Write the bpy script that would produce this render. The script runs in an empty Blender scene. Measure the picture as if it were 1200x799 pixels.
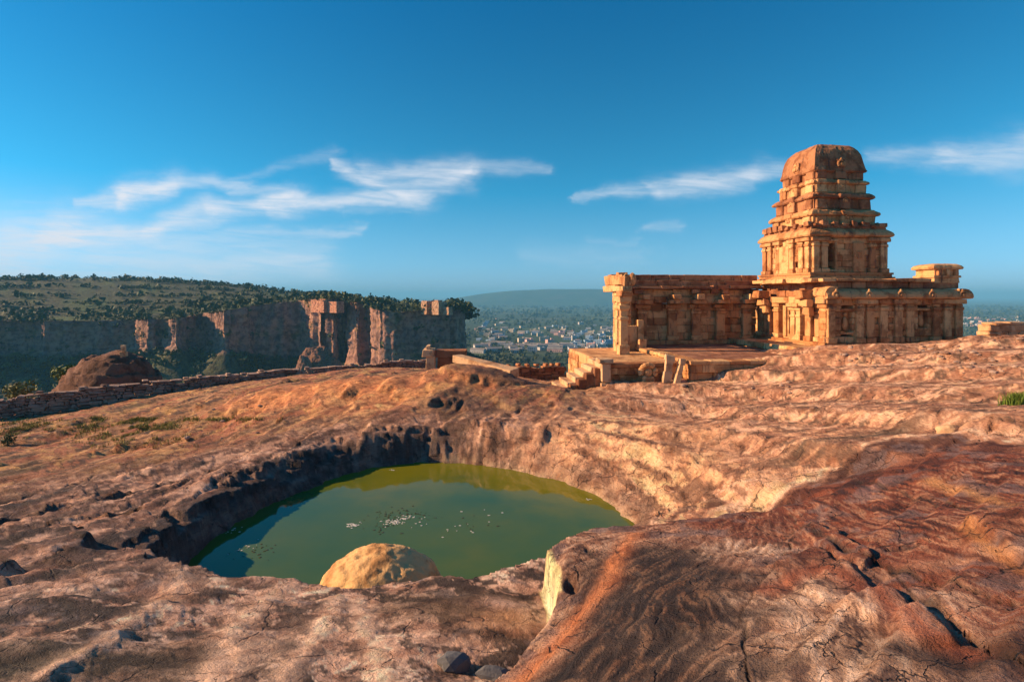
import bpy, bmesh, math, random
import numpy as np
from mathutils import Vector, Matrix

# ------------------------------------------------------------------ camera, light, exposure
S = bpy.context.scene
C = S.collection
R = math.radians
F = 667.0                     # focal length in pixels of the 1200 px photograph (20 mm lens)
HY = 346.0                    # horizon row in the photograph

def P(px, py, d):
    """real position of a point seen at photo pixel (px,py) at d metres depth"""
    return ((px - 600.0) / F * d, d, -(py - HY) / F * d)

cam = bpy.data.cameras.new("camera")
cam.sensor_width = 36.0
cam.lens = 36.0 * F / 1200.0
cam.shift_y = -(399.5 - HY) / 1200.0
cam.clip_start = 0.1
cam.clip_end = 30000.0
cob = bpy.data.objects.new("camera", cam)
cob.location = (0, 0, 0)
cob.rotation_euler = (R(90), 0, 0)
C.objects.link(cob)
S.camera = cob

SUN_EL, SUN_AZ = 23.0, -88.0           # azimuth: 0 = straight ahead (+Y), negative = left
sun = bpy.data.lights.new("sun", 'SUN')
sun.energy = 5.0
sun.angle = R(0.5)
sun.color = (1.0, 0.64, 0.34)
sob = bpy.data.objects.new("sun", sun)
sd = Vector((math.sin(R(SUN_AZ)) * math.cos(R(SUN_EL)), math.cos(R(SUN_AZ)) * math.cos(R(SUN_EL)), math.sin(R(SUN_EL))))
sob.rotation_euler = sd.to_track_quat('Z', 'Y').to_euler()
C.objects.link(sob)

S.view_settings.view_transform = 'Standard'
S.view_settings.look = 'None'
S.view_settings.exposure = 0.88
S.view_settings.gamma = 1.0
S.cycles.use_denoising = True
S.cycles.max_bounces = 6
S.cycles.diffuse_bounces = 3
S.cycles.glossy_bounces = 3
S.cycles.transmission_bounces = 4
S.cycles.volume_bounces = 0
S.cycles.transparent_max_bounces = 8

# ------------------------------------------------------------------ node helpers
class NT:
    def __init__(s, tree):
        s.t = tree; s.n = tree.nodes; s.l = tree.links
    def node(s, typ, **kw):
        n = s.n.new(typ)
        for k, v in kw.items(): setattr(n, k, v)
        return n
    def put(s, sock, v):
        if v is None: return
        if isinstance(v, bpy.types.NodeSocket): s.l.new(v, sock)
        else: sock.default_value = v
    def math(s, op, a, b=None, c=None, clamp=False):
        n = s.node('ShaderNodeMath', operation=op, use_clamp=clamp)
        s.put(n.inputs[0], a)
        if b is not None: s.put(n.inputs[1], b)
        if c is not None: s.put(n.inputs[2], c)
        return n.outputs[0]
    def vmath(s, op, a, b=None):
        n = s.node('ShaderNodeVectorMath', operation=op)
        s.put(n.inputs[0], a)
        if b is not None:
            if op == 'SCALE': s.put(n.inputs[3], b)
            else: s.put(n.inputs[1], b)
        return n.outputs['Value'] if op in ('DOT_PRODUCT', 'LENGTH', 'DISTANCE') else n.outputs[0]
    def comb(s, x, y, z):
        n = s.node('ShaderNodeCombineXYZ')
        for i, v in enumerate((x, y, z)): s.put(n.inputs[i], v)
        return n.outputs[0]
    def sep(s, v):
        n = s.node('ShaderNodeSeparateXYZ'); s.put(n.inputs[0], v)
        return n.outputs
    def mix(s, f, a, b, mode='MIX'):
        n = s.node('ShaderNodeMix', data_type='RGBA', blend_type=mode)
        s.put(n.inputs[0], f); s.put(n.inputs[6], a); s.put(n.inputs[7], b)
        return n.outputs[2]
    def noise(s, vec, scale, detail=4, rough=0.55, dist=0.0, col=False):
        n = s.node('ShaderNodeTexNoise')
        s.put(n.inputs['Vector'], vec); s.put(n.inputs['Scale'], scale); s.put(n.inputs['Detail'], detail)
        s.put(n.inputs['Roughness'], rough); s.put(n.inputs['Distortion'], dist)
        return n.outputs['Color' if col else 'Fac']
    def vor(s, vec, scale, feature='F1', out='Distance', rnd=1.0):
        n = s.node('ShaderNodeTexVoronoi', feature=feature)
        s.put(n.inputs['Vector'], vec); s.put(n.inputs['Scale'], scale); s.put(n.inputs['Randomness'], rnd)
        return n.outputs[out]
    def ramp(s, f, stops, interp='LINEAR'):
        n = s.node('ShaderNodeValToRGB'); s.put(n.inputs[0], f)
        cr = n.color_ramp; cr.interpolation = interp
        while len(cr.elements) < len(stops): cr.elements.new(0.5)
        for e, (p, c) in zip(cr.elements, stops):
            e.position = p
            e.color = (c, c, c, 1) if not isinstance(c, (tuple, list)) else (c[0], c[1], c[2], 1)
        return n.outputs[0]
    def smooth(s, v, lo, hi):
        n = s.node('ShaderNodeMapRange', interpolation_type='SMOOTHSTEP')
        s.put(n.inputs[0], v); n.inputs[1].default_value = lo; n.inputs[2].default_value = hi
        return n.outputs[0]
    def bump(s, h, strength, dist, normal=None):
        n = s.node('ShaderNodeBump')
        s.put(n.inputs['Height'], h); s.put(n.inputs['Strength'], strength); s.put(n.inputs['Distance'], dist)
        if normal is not None: s.put(n.inputs['Normal'], normal)
        return n.outputs[0]

def new_mat(name):
    m = bpy.data.materials.new(name)
    m.use_nodes = True
    nt = NT(m.node_tree)
    b = nt.n['Principled BSDF']
    b.inputs['Roughness'].default_value = 0.9
    b.inputs['Specular IOR Level'].default_value = 0.25
    return m, nt, b

# ------------------------------------------------------------------ sky
w = bpy.data.worlds.new("World")
S.world = w
w.use_nodes = True
wt = NT(w.node_tree)
bg = wt.n['Background']
sky = wt.node('ShaderNodeTexSky', sky_type='NISHITA')
sky.sun_disc = False
sky.sun_elevation = R(SUN_EL)
sky.sun_rotation = R(SUN_AZ)
sky.altitude = 300
sky.air_density = 1.0
sky.dust_density = 0.6
sky.ozone_density = 2.0
dirv = wt.node('ShaderNodeTexCoord').outputs['Generated']
dx, dy, dz = wt.sep(dirv)
dyc = wt.math('MAXIMUM', dy, 0.05)
U = wt.math('DIVIDE', dx, dyc)
V = wt.math('DIVIDE', dz, dyc)
# the sky's brightness with the deep dry-season blue of the place: hue by height above the horizon
lum = wt.node('ShaderNodeRGBToBW'); wt.l.new(sky.outputs[0], lum.inputs[0])
hue = wt.ramp(wt.math('MULTIPLY', wt.math('ABSOLUTE', dz), 1.6), [(0.0, (.64, 1.04, 1.30)), (.08, (.44, 1.07, 1.54)), (.28, (.115, 1.04, 1.92)), (.75, (.03, .87, 2.22))])
skyc = wt.vmath('SCALE', hue, lum.outputs[0])
# wisps of high cloud: strokes of given run and width on the sky dome, frayed by noise
uv = wt.comb(U, wt.math('MULTIPLY', V, 2.0), 0.0)
warp = wt.noise(uv, 5.0, 5, 0.6, col=True)
wx, wy, wz = wt.sep(warp)
Uw = wt.math('ADD', U, wt.math('MULTIPLY', wt.math('SUBTRACT', wx, 0.5), 0.16))
Vw = wt.math('ADD', V, wt.math('MULTIPLY', wt.math('SUBTRACT', wy, 0.5), 0.075))
STROKES = [  # x0,y0,x1,y1 (photo pixels), half width start, end, strength
    (85, 240, 140, 228, 8, 12, .5), (140, 226, 205, 214, 12, 13, .75), (215, 210, 300, 216, 11, 6, .42), (290, 222, 345, 222, 9, 5, .35),
    (325, 244, 350, 238, 12, 12, .9), (350, 240, 470, 232, 9, 10, .6), (392, 192, 485, 226, 6, 16, .62), (430, 198, 545, 206, 9, 12, .5),
    (485, 222, 540, 206, 14, 8, .5), (540, 203, 640, 196, 8, 5, .25),
    (-20, 300, 70, 274, 40, 26, .62), (60, 275, 185, 272, 24, 14, .62), (170, 270, 250, 250, 10, 14, .55), (250, 250, 330, 244, 12, 9, .5),
    (130, 284, 420, 272, 10, 4, .28), (-80, 312, 380, 306, 52, 18, .42), (270, 208, 400, 178, 4, 6, .14),
    (668, 228, 760, 220, 3, 9, .35), (760, 221, 880, 203, 10, 11, .55), (870, 203, 930, 200, 10, 6, .36),
    (1020, 188, 1100, 186, 8, 11, .3), (1090, 186, 1210, 174, 11, 18, .42), (745, 273, 790, 268, 4, 6, .22), (470, 250, 400, 252, 3, 4, .12),
    (690, 285, 750, 288, 4, 4, .1), (620, 300, 760, 300, 10, 8, .1)]
fac = None
for (x0, y0, x1, y1, w0, w1, k) in STROKES:
    ax, ay = (x0 - 600) / F, (HY - y0) / F
    bx, by = (x1 - 600) / F, (HY - y1) / F
    L2 = (bx - ax) ** 2 + (by - ay) ** 2
    pu = wt.math('SUBTRACT', Uw, ax); pv = wt.math('SUBTRACT', Vw, ay)
    t = wt.math('DIVIDE', wt.math('MULTIPLY_ADD', pu, bx - ax, wt.math('MULTIPLY', pv, by - ay)), L2, clamp=True)
    du = wt.math('MULTIPLY_ADD', t, -(bx - ax), pu)
    dv = wt.math('MULTIPLY_ADD', t, -(by - ay), pv)
    d2 = wt.math('MULTIPLY_ADD', du, du, wt.math('MULTIPLY', dv, dv))
    ww = wt.math('MULTIPLY_ADD', t, (w1 - w0) / F, w0 / F)
    q = wt.math('DIVIDE', d2, wt.math('MULTIPLY', ww, ww))
    g = wt.math('MULTIPLY', wt.math('EXPONENT', wt.math('MULTIPLY', q, -0.8)), k)
    fac = g if fac is None else wt.math('MAXIMUM', fac, wt.math('ADD', g, wt.math('MULTIPLY', fac, 0.35)))
st = wt.noise(wt.comb(wt.math('MULTIPLY_ADD', V, 3.0, U), wt.math('MULTIPLY', V, 7.0), 0.3), 9.0, 6, 0.62, 0.5)
st = wt.smooth(st, 0.22, 0.72)
fac = wt.math('MULTIPLY', fac, wt.math('MULTIPLY_ADD', st, 0.75, 0.4), clamp=True)
ahead = wt.smooth(dy, 0.05, 0.25)
fac = wt.math('MULTIPLY', wt.math('MULTIPLY', fac, 1.22, clamp=True), ahead)
CLOUD = (7.6, 8.0, 8.8, 1)
skyc = wt.mix(fac, skyc, CLOUD)
wt.l.new(skyc, bg.inputs['Color'])
bg.inputs['Strength'].default_value = 0.057

# ------------------------------------------------------------------ tags
def tag(o, label=None, cat=None, group=None, kind=None):
    if label: o['label'] = label
    if cat: o['category'] = cat
    if group: o['group'] = group
    if kind: o['kind'] = kind
    return o
def link(name, me, parent=None, mats=()):
    o = bpy.data.objects.new(name, me)
    C.objects.link(o)
    if parent is not None: o.parent = parent
    for m in mats:
        if me is not None and m.name not in [x.name for x in me.materials if x]: me.materials.append(m)
    return o
def empty(name, loc=(0, 0, 0), rz=0.0):
    o = bpy.data.objects.new(name, None)
    o.location = loc; o.rotation_euler = (0, 0, rz); o.empty_display_size = 0.5
    C.objects.link(o)
    return o
def mesh_np(name, co, faces, smooth=True):
    """co (n,3) float, faces (m,4) or (m,3) int"""
    me = bpy.data.meshes.new(name)
    co = np.asarray(co, dtype=np.float32); faces = np.asarray(faces, dtype=np.int32)
    m, k = faces.shape
    me.vertices.add(len(co)); me.vertices.foreach_set('co', co.ravel())
    me.loops.add(m * k); me.loops.foreach_set('vertex_index', faces.ravel())
    me.polygons.add(m)
    me.polygons.foreach_set('loop_start', np.arange(0, m * k, k, dtype=np.int32))
    me.polygons.foreach_set('loop_total', np.full(m, k, dtype=np.int32))
    me.polygons.foreach_set('use_smooth', np.full(m, smooth, dtype=bool))
    me.update(calc_edges=True); me.validate()
    return me
def color_attr(me, name, rgb):
    a = me.attributes.new(name, 'FLOAT_COLOR', 'POINT')
    rgba = np.ones((len(rgb), 4), dtype=np.float32); rgba[:, :3] = rgb
    a.data.foreach_set('color', rgba.ravel())

# ------------------------------------------------------------------ numpy noise
_rs = np.random.RandomState(7)
_perm = _rs.permutation(512).astype(np.int32)
_perm = np.concatenate([_perm] * 3)
_g3 = _rs.normal(size=(512, 3)); _g3 = (_g3 / np.linalg.norm(_g3, axis=1)[:, None]).astype(np.float32)
_an = np.linspace(0, 2 * np.pi, 513)[:512]; _g2 = np.c_[np.cos(_an), np.sin(_an)].astype(np.float32) * 0.9
_g2x, _g2y = _g2[:, 0].copy(), _g2[:, 1].copy(); _g3x, _g3y, _g3z = [_g3[:, k].copy() for k in range(3)]
def _split(x):
    x = np.asarray(x, np.float64); f = np.floor(x)
    return (f.astype(np.int64) & 511).astype(np.int32), (x - f).astype(np.float32)
def _fade(f): return f * f * f * (f * (f * 6 - 15) + 10)
def perlin(x, y, z=None):
    xi, xf = _split(x); yi, yf = _split(y)
    u, v = _fade(xf), _fade(yf)
    h0 = _perm[xi]; h1 = _perm[xi + 1]
    if z is None:
        def g(h, i, j):
            k = _perm[h + (yi + j)]
            return _g2x[k] * (xf - i) + _g2y[k] * (yf - j)
        a = g(h0, 0, 0); a += u * (g(h1, 1, 0) - a)
        b = g(h0, 0, 1); b += u * (g(h1, 1, 1) - b)
        a += v * (b - a)
        return a * 1.5
    zi, zf = _split(z); t = _fade(zf)
    def lay(k):
        def g(h, i, j):
            q = _perm[_perm[h + (yi + j)] + (zi + k)]
            return _g3x[q] * (xf - i) + _g3y[q] * (yf - j) + _g3z[q] * (zf - k)
        a = g(h0, 0, 0); a += u * (g(h1, 1, 0) - a)
        b = g(h0, 0, 1); b += u * (g(h1, 1, 1) - b)
        a += v * (b - a)
        return a
    a = lay(0); b = lay(1)
    return (a + t * (b - a)) * 1.6
def fbm(x, y, z=None, octv=5, gain=0.5, lac=2.03, ridged=False):
    s = 0; a = 1.0; tot = 0
    for i in range(octv):
        n = perlin(x, y, z)
        if ridged: n = 1 - 2 * np.abs(n)
        s = s + a * n; tot += a
        x = x * lac + 17.3; y = y * lac + 5.1; a *= gain
        if z is not None: z = z * lac + 9.7
    return s / tot
def sstep(x, a, b):
    t = np.clip((x - a) / (b - a), 0, 1)
    return t * t * (3 - 2 * t)
def seg_dist(x, y, pts, closed=False):
    """distance to a polyline and the parameter (0..1) along it"""
    pts = [tuple(p[:2]) for p in pts]
    if closed: pts = pts + [pts[0]]
    best = np.full(x.shape, 1e9); par = np.zeros(x.shape); n = len(pts) - 1
    for i in range(n):
        ax, ay = pts[i]; bx, by = pts[i + 1]
        L2 = (bx - ax) ** 2 + (by - ay) ** 2 + 1e-12
        t = np.clip(((x - ax) * (bx - ax) + (y - ay) * (by - ay)) / L2, 0, 1)
        d = np.hypot(x - ax - t * (bx - ax), y - ay - t * (by - ay))
        m = d < best
        best = np.where(m, d, best); par = np.where(m, (i + t) / n, par)
    return best, par
def inside(x, y, poly):
    r = np.zeros(x.shape, bool); n = len(poly)
    for i in range(n):
        ax, ay = poly[i][:2]; bx, by = poly[(i + 1) % n][:2]
        c = ((ay > y) != (by > y))
        r ^= c & (x < (bx - ax) * (y - ay) / (by - ay + 1e-12) + ax)
    return r
def sdist(x, y, poly):
    d, _ = seg_dist(x, y, poly, True)
    return np.where(inside(x, y, poly), -d, d)
def smooth_poly(pts, it=2):
    for _ in range(it):
        q = []
        n = len(pts)
        for i in range(n):
            a = np.array(pts[i]); b = np.array(pts[(i + 1) % n])
            q += [tuple(.75 * a + .25 * b), tuple(.25 * a + .75 * b)]
        pts = q
    return pts
class TPS:
    def __init__(s, pts, lam=1e-3, sc=10.0):
        p = np.array(pts, float); s.sc = sc
        s.xy = p[:, :2] / sc; n = len(p)
        K = s.k(np.hypot(s.xy[:, None, 0] - s.xy[None, :, 0], s.xy[:, None, 1] - s.xy[None, :, 1])) + lam * np.eye(n)
        A = np.zeros((n + 3, n + 3)); A[:n, :n] = K
        Q = np.c_[np.ones(n), s.xy]; A[:n, n:] = Q; A[n:, :n] = Q.T
        s.c = np.linalg.solve(A, np.r_[p[:, 2], 0, 0, 0])
    @staticmethod
    def k(r): return np.where(r > 1e-9, r * r * np.log(np.maximum(r, 1e-9)), 0)
    def __call__(s, x, y):
        x = x / s.sc; y = y / s.sc; n = len(s.xy)
        z = s.c[n] + s.c[n + 1] * x + s.c[n + 2] * y
        for i in range(n):
            z = z + s.c[i] * s.k(np.hypot(x - s.xy[i, 0], y - s.xy[i, 1]))
        return z
# ------------------------------------------------------------------ the rock plateau
WATER = -6.0
def W(px, py): # a point of the water surface
    return P(px, py, F * -WATER / (py - HY))
MAIN = TPS([P(*q) for q in [
    (-420, 520, 30), (-200, 505, 33), (0, 494, 34), (150, 470, 37), (330, 443, 43), (500, 433, 47), (-300, 520, 48), (-60, 495, 50), (100, 482, 53), (300, 462, 57), (400, 450, 60), (600, 455, 52),
    (380, 450, 31), (300, 462, 30), (450, 447, 30), (230, 480, 29), (520, 436, 31), (575, 436, 31), (560, 455, 27), (640, 454, 31), (700, 449, 29.3),
    (100, 510, 26), (0, 525, 24), (-250, 560, 20), (200, 520, 23), (60, 560, 18), (0, 590, 15), (-400, 640, 13),
    (150, 628, 12), (60, 640, 10.8), (0, 660, 9.6), (230, 577, 14.8), (330, 541, 17.5), (420, 508, 20.3), (490, 497, 21.1), (560, 497, 20.8),
    (640, 502, 20.0), (720, 507, 19.0), (780, 522, 17.2), (810, 540, 15.9), (830, 566, 14.0), (690, 480, 23.5), (560, 480, 24),
    (250, 668, 9.6), (360, 690, 9.0), (450, 694, 8.9), (540, 678, 9.2), (615, 655, 9.6),
    (600, 720, 7.6), (500, 720, 7.5), (400, 730, 7.0), (200, 720, 7.2), (60, 720, 7.0), (600, 799, 5.9), (450, 799, 5.6), (300, 799, 5.5), (100, 799, 5.4), (0, 790, 5.4), (-200, 799, 5.5),
    (850, 480, 23), (820, 443, 27.8), (900, 431, 27.5), (960, 408, 29.0), (1040, 402, 29.5), (1100, 398, 29), (1200, 394, 28), (1400, 390, 28),
    (1000, 450, 20.5), (1100, 440, 19), (1200, 440, 16.5), (900, 480, 19.5), (1000, 500, 14.5), (1100, 490, 12.5), (1200, 490, 10.8), (900, 530, 14), (1400, 520, 9)]]
    + [(1.3, 8.2, -4.4), (1.5, 7, -4.3), (1.0, 5.5, -4.0), (.5, 4.5, -3.6), (2.5, 9.6, -4.55), (0, 0, -2.6), (-4, 1, -3.0), (-8, 2, -3.6), (5, 0, -2.0), (-14, 8, -4.6), (24, 36, -3.5), (12, 40, -4.6), (0, 40, -6.0), (32, 38, -3.4), (0, -5, -2.4), (18, 50, -5), (34, 50, -4.5)])
CRUST = TPS([P(*q) for q in [
    (727, 602, 11.2), (640, 640, 8.6), (690, 640, 8.3), (760, 620, 9.2), (830, 600, 9.8), (880, 580, 10.4), (920, 568, 11.0), (985, 545, 11.6), (1040, 535, 11.5), (1100, 530, 11.0), (1200, 520, 9.5),
    (655, 710, 6.9), (700, 690, 6.8), (610, 799, 5.3), (700, 750, 5.3), (780, 700, 5.9), (720, 799, 4.5), (850, 799, 3.9), (850, 690, 5.7), (940, 620, 8.0), (930, 700, 5.2),
    (1000, 799, 3.4), (1000, 700, 4.8), (1100, 650, 5.7), (1030, 600, 8.2), (1100, 590, 7.6), (1200, 700, 4.2), (1200, 600, 5.8), (1200, 799, 3.1), (1400, 700, 3.7)]]
    + [(0.2, 3.2, -2.7), (1, 0, -1.75), (3, 1, -1.8), (5, 2, -1.75), (0, 0, -1.8), (8, 5, -1.9), (-0.6, 1.5, -2.2)])
CRUST_POLY = [P(727, 600, 11.2), P(690, 613, 9.9), P(637, 640, 8.55), (0.55, 7.75), (0.5, 7.0), (0.15, 6.2), (-0.25, 5.4), (-0.6, 4.7), (-0.9, 3), (-1.2, -3), (20, -3), (20, 8), P(1330, 520, 9.5),
              P(1200, 512, 10.0), P(1120, 515, 11.6), P(1060, 525, 12.0), P(990, 545, 12.0), P(930, 562, 11.6), P(860, 580, 11.0), P(790, 592, 11.2)]
POND = smooth_poly([W(228, 660)[:2], W(243, 640)[:2], W(282, 612)[:2], W(340, 580)[:2], W(415, 552)[:2], W(470, 543)[:2], W(505, 540)[:2], W(570, 545)[:2], W(640, 560)[:2], W(690, 577)[:2],
        W(725, 597)[:2], (3.0, 14.3), (2.4, 12.4), (1.4, 10.8), (0.2, 9.9), (-1.6, 9.6), (-3.6, 9.7), (-5.4, 10.3), (-6.9, 11.4)], 2)
PW = [(-7.4, 12.5, .9), (-7.4, 15, 1.2), (-6.4, 18, 1.5), (-3.6, 20.8, 1.3), (-2.2, 20.6, 1.4), (1, 19, 2.0), (3, 16.5, 2.8), (3.3, 14.5, 2.2), (2.4, 12.2, .5), (0, 9.8, .35), (-3, 9.6, .35), (-6, 10.6, .5)]
CRACKS = [  # polyline in photo pixels (on the crust), depth m, width m
    ([(925, 600), (945, 618), (1000, 650), (1040, 662), (1090, 674), (1140, 690), (1200, 698)], .09, .045),
    ([(1040, 662), (1070, 690), (1100, 705)], .06, .03),
    ([(1070, 690), (1130, 730), (1175, 755), (1210, 778)], .11, .05),
    ([(932, 604), (925, 640), (905, 668), (882, 690), (868, 720), (872, 760), (880, 799)], .07, .028),
    ([(690, 640), (715, 665), (700, 690), (672, 730), (640, 770), (605, 800)], .05, .05),
    ([(985, 540), (1010, 560), (1060, 575), (1120, 590), (1180, 600)], .06, .04),
    ([(1040, 640), (1075, 634)], .06, .06)]
def on_crust(px, py):
    lo, hi = 2.0, 16.0
    d = np.linspace(2.5, 14, 400)
    x = (px - 600) / F * d; y = d; z = -(py - HY) / F * d
    k = np.argmax(z < CRUST(x, y))
    return x[k], y[k]
CRACKS_W = [([on_crust(*p) for p in pl], dp, wd) for pl, dp, wd in CRACKS]
STEPS_W = [  # raised beds on the crust: closed outlines (photo pixels), height
    ([on_crust(*p) for p in [(1125, 612), (1165, 606), (1260, 610), (1300, 700), (1215, 664), (1160, 636)]], .10),
    ([on_crust(*p) for p in [(940, 606), (985, 625), (1030, 655), (1010, 668), (960, 640), (938, 622)]], .07),
    ([on_crust(*p) for p in [(905, 660), (960, 640), (1060, 690), (1130, 745), (1070, 752), (1010, 715), (930, 690)]], .05)]
def on_main(px, py):
    d = np.linspace(4, 40, 900); x = (px - 600) / F * d
    k = np.argmax(-(py - HY) / F * d < MAIN(x, d)); return x[k], d[k]
RIBS_W = [([on_main(*p) for p in pl], h, wd) for pl, h, wd in [   # low ribs of harder rock on the shelf
    ([(60, 800), (78, 785), (120, 757), (165, 722), (203, 697), (214, 672), (206, 655)], .06, .14),
    ([(250, 800), (268, 745), (290, 715), (330, 690)], .04, .2), ([(330, 800), (372, 740), (400, 700)], .035, .16), ([(450, 800), (432, 745), (420, 705)], .03, .14),
    ([(0, 665), (60, 645), (120, 632)], .14, .3)]]
LEDGES_W = [([on_main(*p) for p in pl], dp, wd) for pl, dp, wd in [  # beds that end in a small drop on their right
    ([(-40, 592), (0, 582), (62, 567), (105, 555), (150, 541), (185, 536)], .26, .5), ([(20, 550), (65, 536), (105, 527), (170, 519), (235, 508)], .24, .5),
    ([(150, 584), (195, 567), (220, 556)], .2, .35), ([(60, 612), (110, 600), (150, 594)], .2, .4), ([(-20, 512), (40, 503), (90, 496)], .22, .5),
    ([(250, 560), (300, 535), (345, 520)], .18, .35), ([(170, 500), (230, 490), (300, 480)], .2, .5), ([(0, 640), (50, 628), (110, 618)], .16, .35),
    ([(520, 470), (548, 478), (536, 495), (520, 515)], .16, .30), ([(610, 480), (598, 500), (596, 515)], .25, .18), ([(470, 470), (500, 480), (505, 500)], .14, .3),
    ([(880, 520), (940, 512), (1010, 505), (1070, 508)], .12, .3), ([(905, 560), (960, 552), (990, 545)], .12, .25), ([(1000, 470), (1060, 462), (1120, 470)], .14, .3),
    ([(860, 470), (930, 462), (1000, 458)], .14, .35), ([(1120, 505), (1150, 490), (1200, 470)], .15, .25)]]
def ledge(x, y, pl):
    best = np.full(x.shape, 1e9); side = np.zeros(x.shape)
    for (ax, ay), (bx, by) in zip(pl[:-1], pl[1:]):
        L2 = (bx - ax) ** 2 + (by - ay) ** 2 + 1e-9
        t = np.clip(((x - ax) * (bx - ax) + (y - ay) * (by - ay)) / L2, 0, 1)
        d = np.hypot(x - ax - t * (bx - ax), y - ay - t * (by - ay)); m = d < best
        best = np.where(m, d, best); side = np.where(m, (bx - ax) * (y - ay) - (by - ay) * (x - ax), side)
    return np.where(side < 0, best, -best)          # positive on the right-hand (downhill) side
def strata(x, y, z, tilt, freq):
    s = z + tilt[0] * x + tilt[1] * y
    s = s * freq
    k = np.floor(s); f = s - k
    return (k + sstep(f, .70, .97) - s) / freq

FAN_C = on_crust(905, 585)
LN_A, LN_B = on_crust(930, 690), on_crust(1110, 790)
def fibres(x, y):
    """striae of the cross-bedded crust: a fan below the crest, straight sets to its right"""
    ax = x - FAN_C[0]; ay = FAN_C[1] - y
    th = np.arctan2(ax, ay + .3); rr = np.hypot(ax, ay + .3)
    wob = .07 * perlin(x * .7, y * .7) + .02 * perlin(x * 2.1 + 4, y * 2.1)
    fan = fbm((th + wob) * 24, rr * .9 + 3, octv=5, gain=.66, ridged=True)
    L = math.hypot(LN_B[0] - LN_A[0], LN_B[1] - LN_A[1]); tx, ty = (LN_B[0] - LN_A[0]) / L, (LN_B[1] - LN_A[1]) / L
    u_ = (x - LN_A[0]) * tx + (y - LN_A[1]) * ty; v_ = (x - LN_A[0]) * -ty + (y - LN_A[1]) * tx
    lin = fbm((v_ + .25 * wob + .015 * u_ * perlin(x * .5 + 8, y * .5)) * 7.5, u_ * .8 + 9, octv=4, gain=.6, ridged=True)
    w_ = sstep(v_ + .5 * wob, -.35, .35) if (-ty * (FAN_C[0] - LN_A[0]) + tx * (FAN_C[1] - LN_A[1])) < 0 else sstep(th + .3 * wob, -.35, -.05)
    w_ = sstep(th + .3 * wob, -.30, .02)
    iso = fbm(x * 1.6 + 40, y * 1.6, octv=4, gain=.6) * .8 + .3; w3 = sstep(y + .5 * wob, FAN_C[1] - 1.0, FAN_C[1] + .5)
    return (fan * (1 - w_) + lin * w_) * (1 - w3) + iso * w3, np.maximum(w_, w3)
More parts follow.
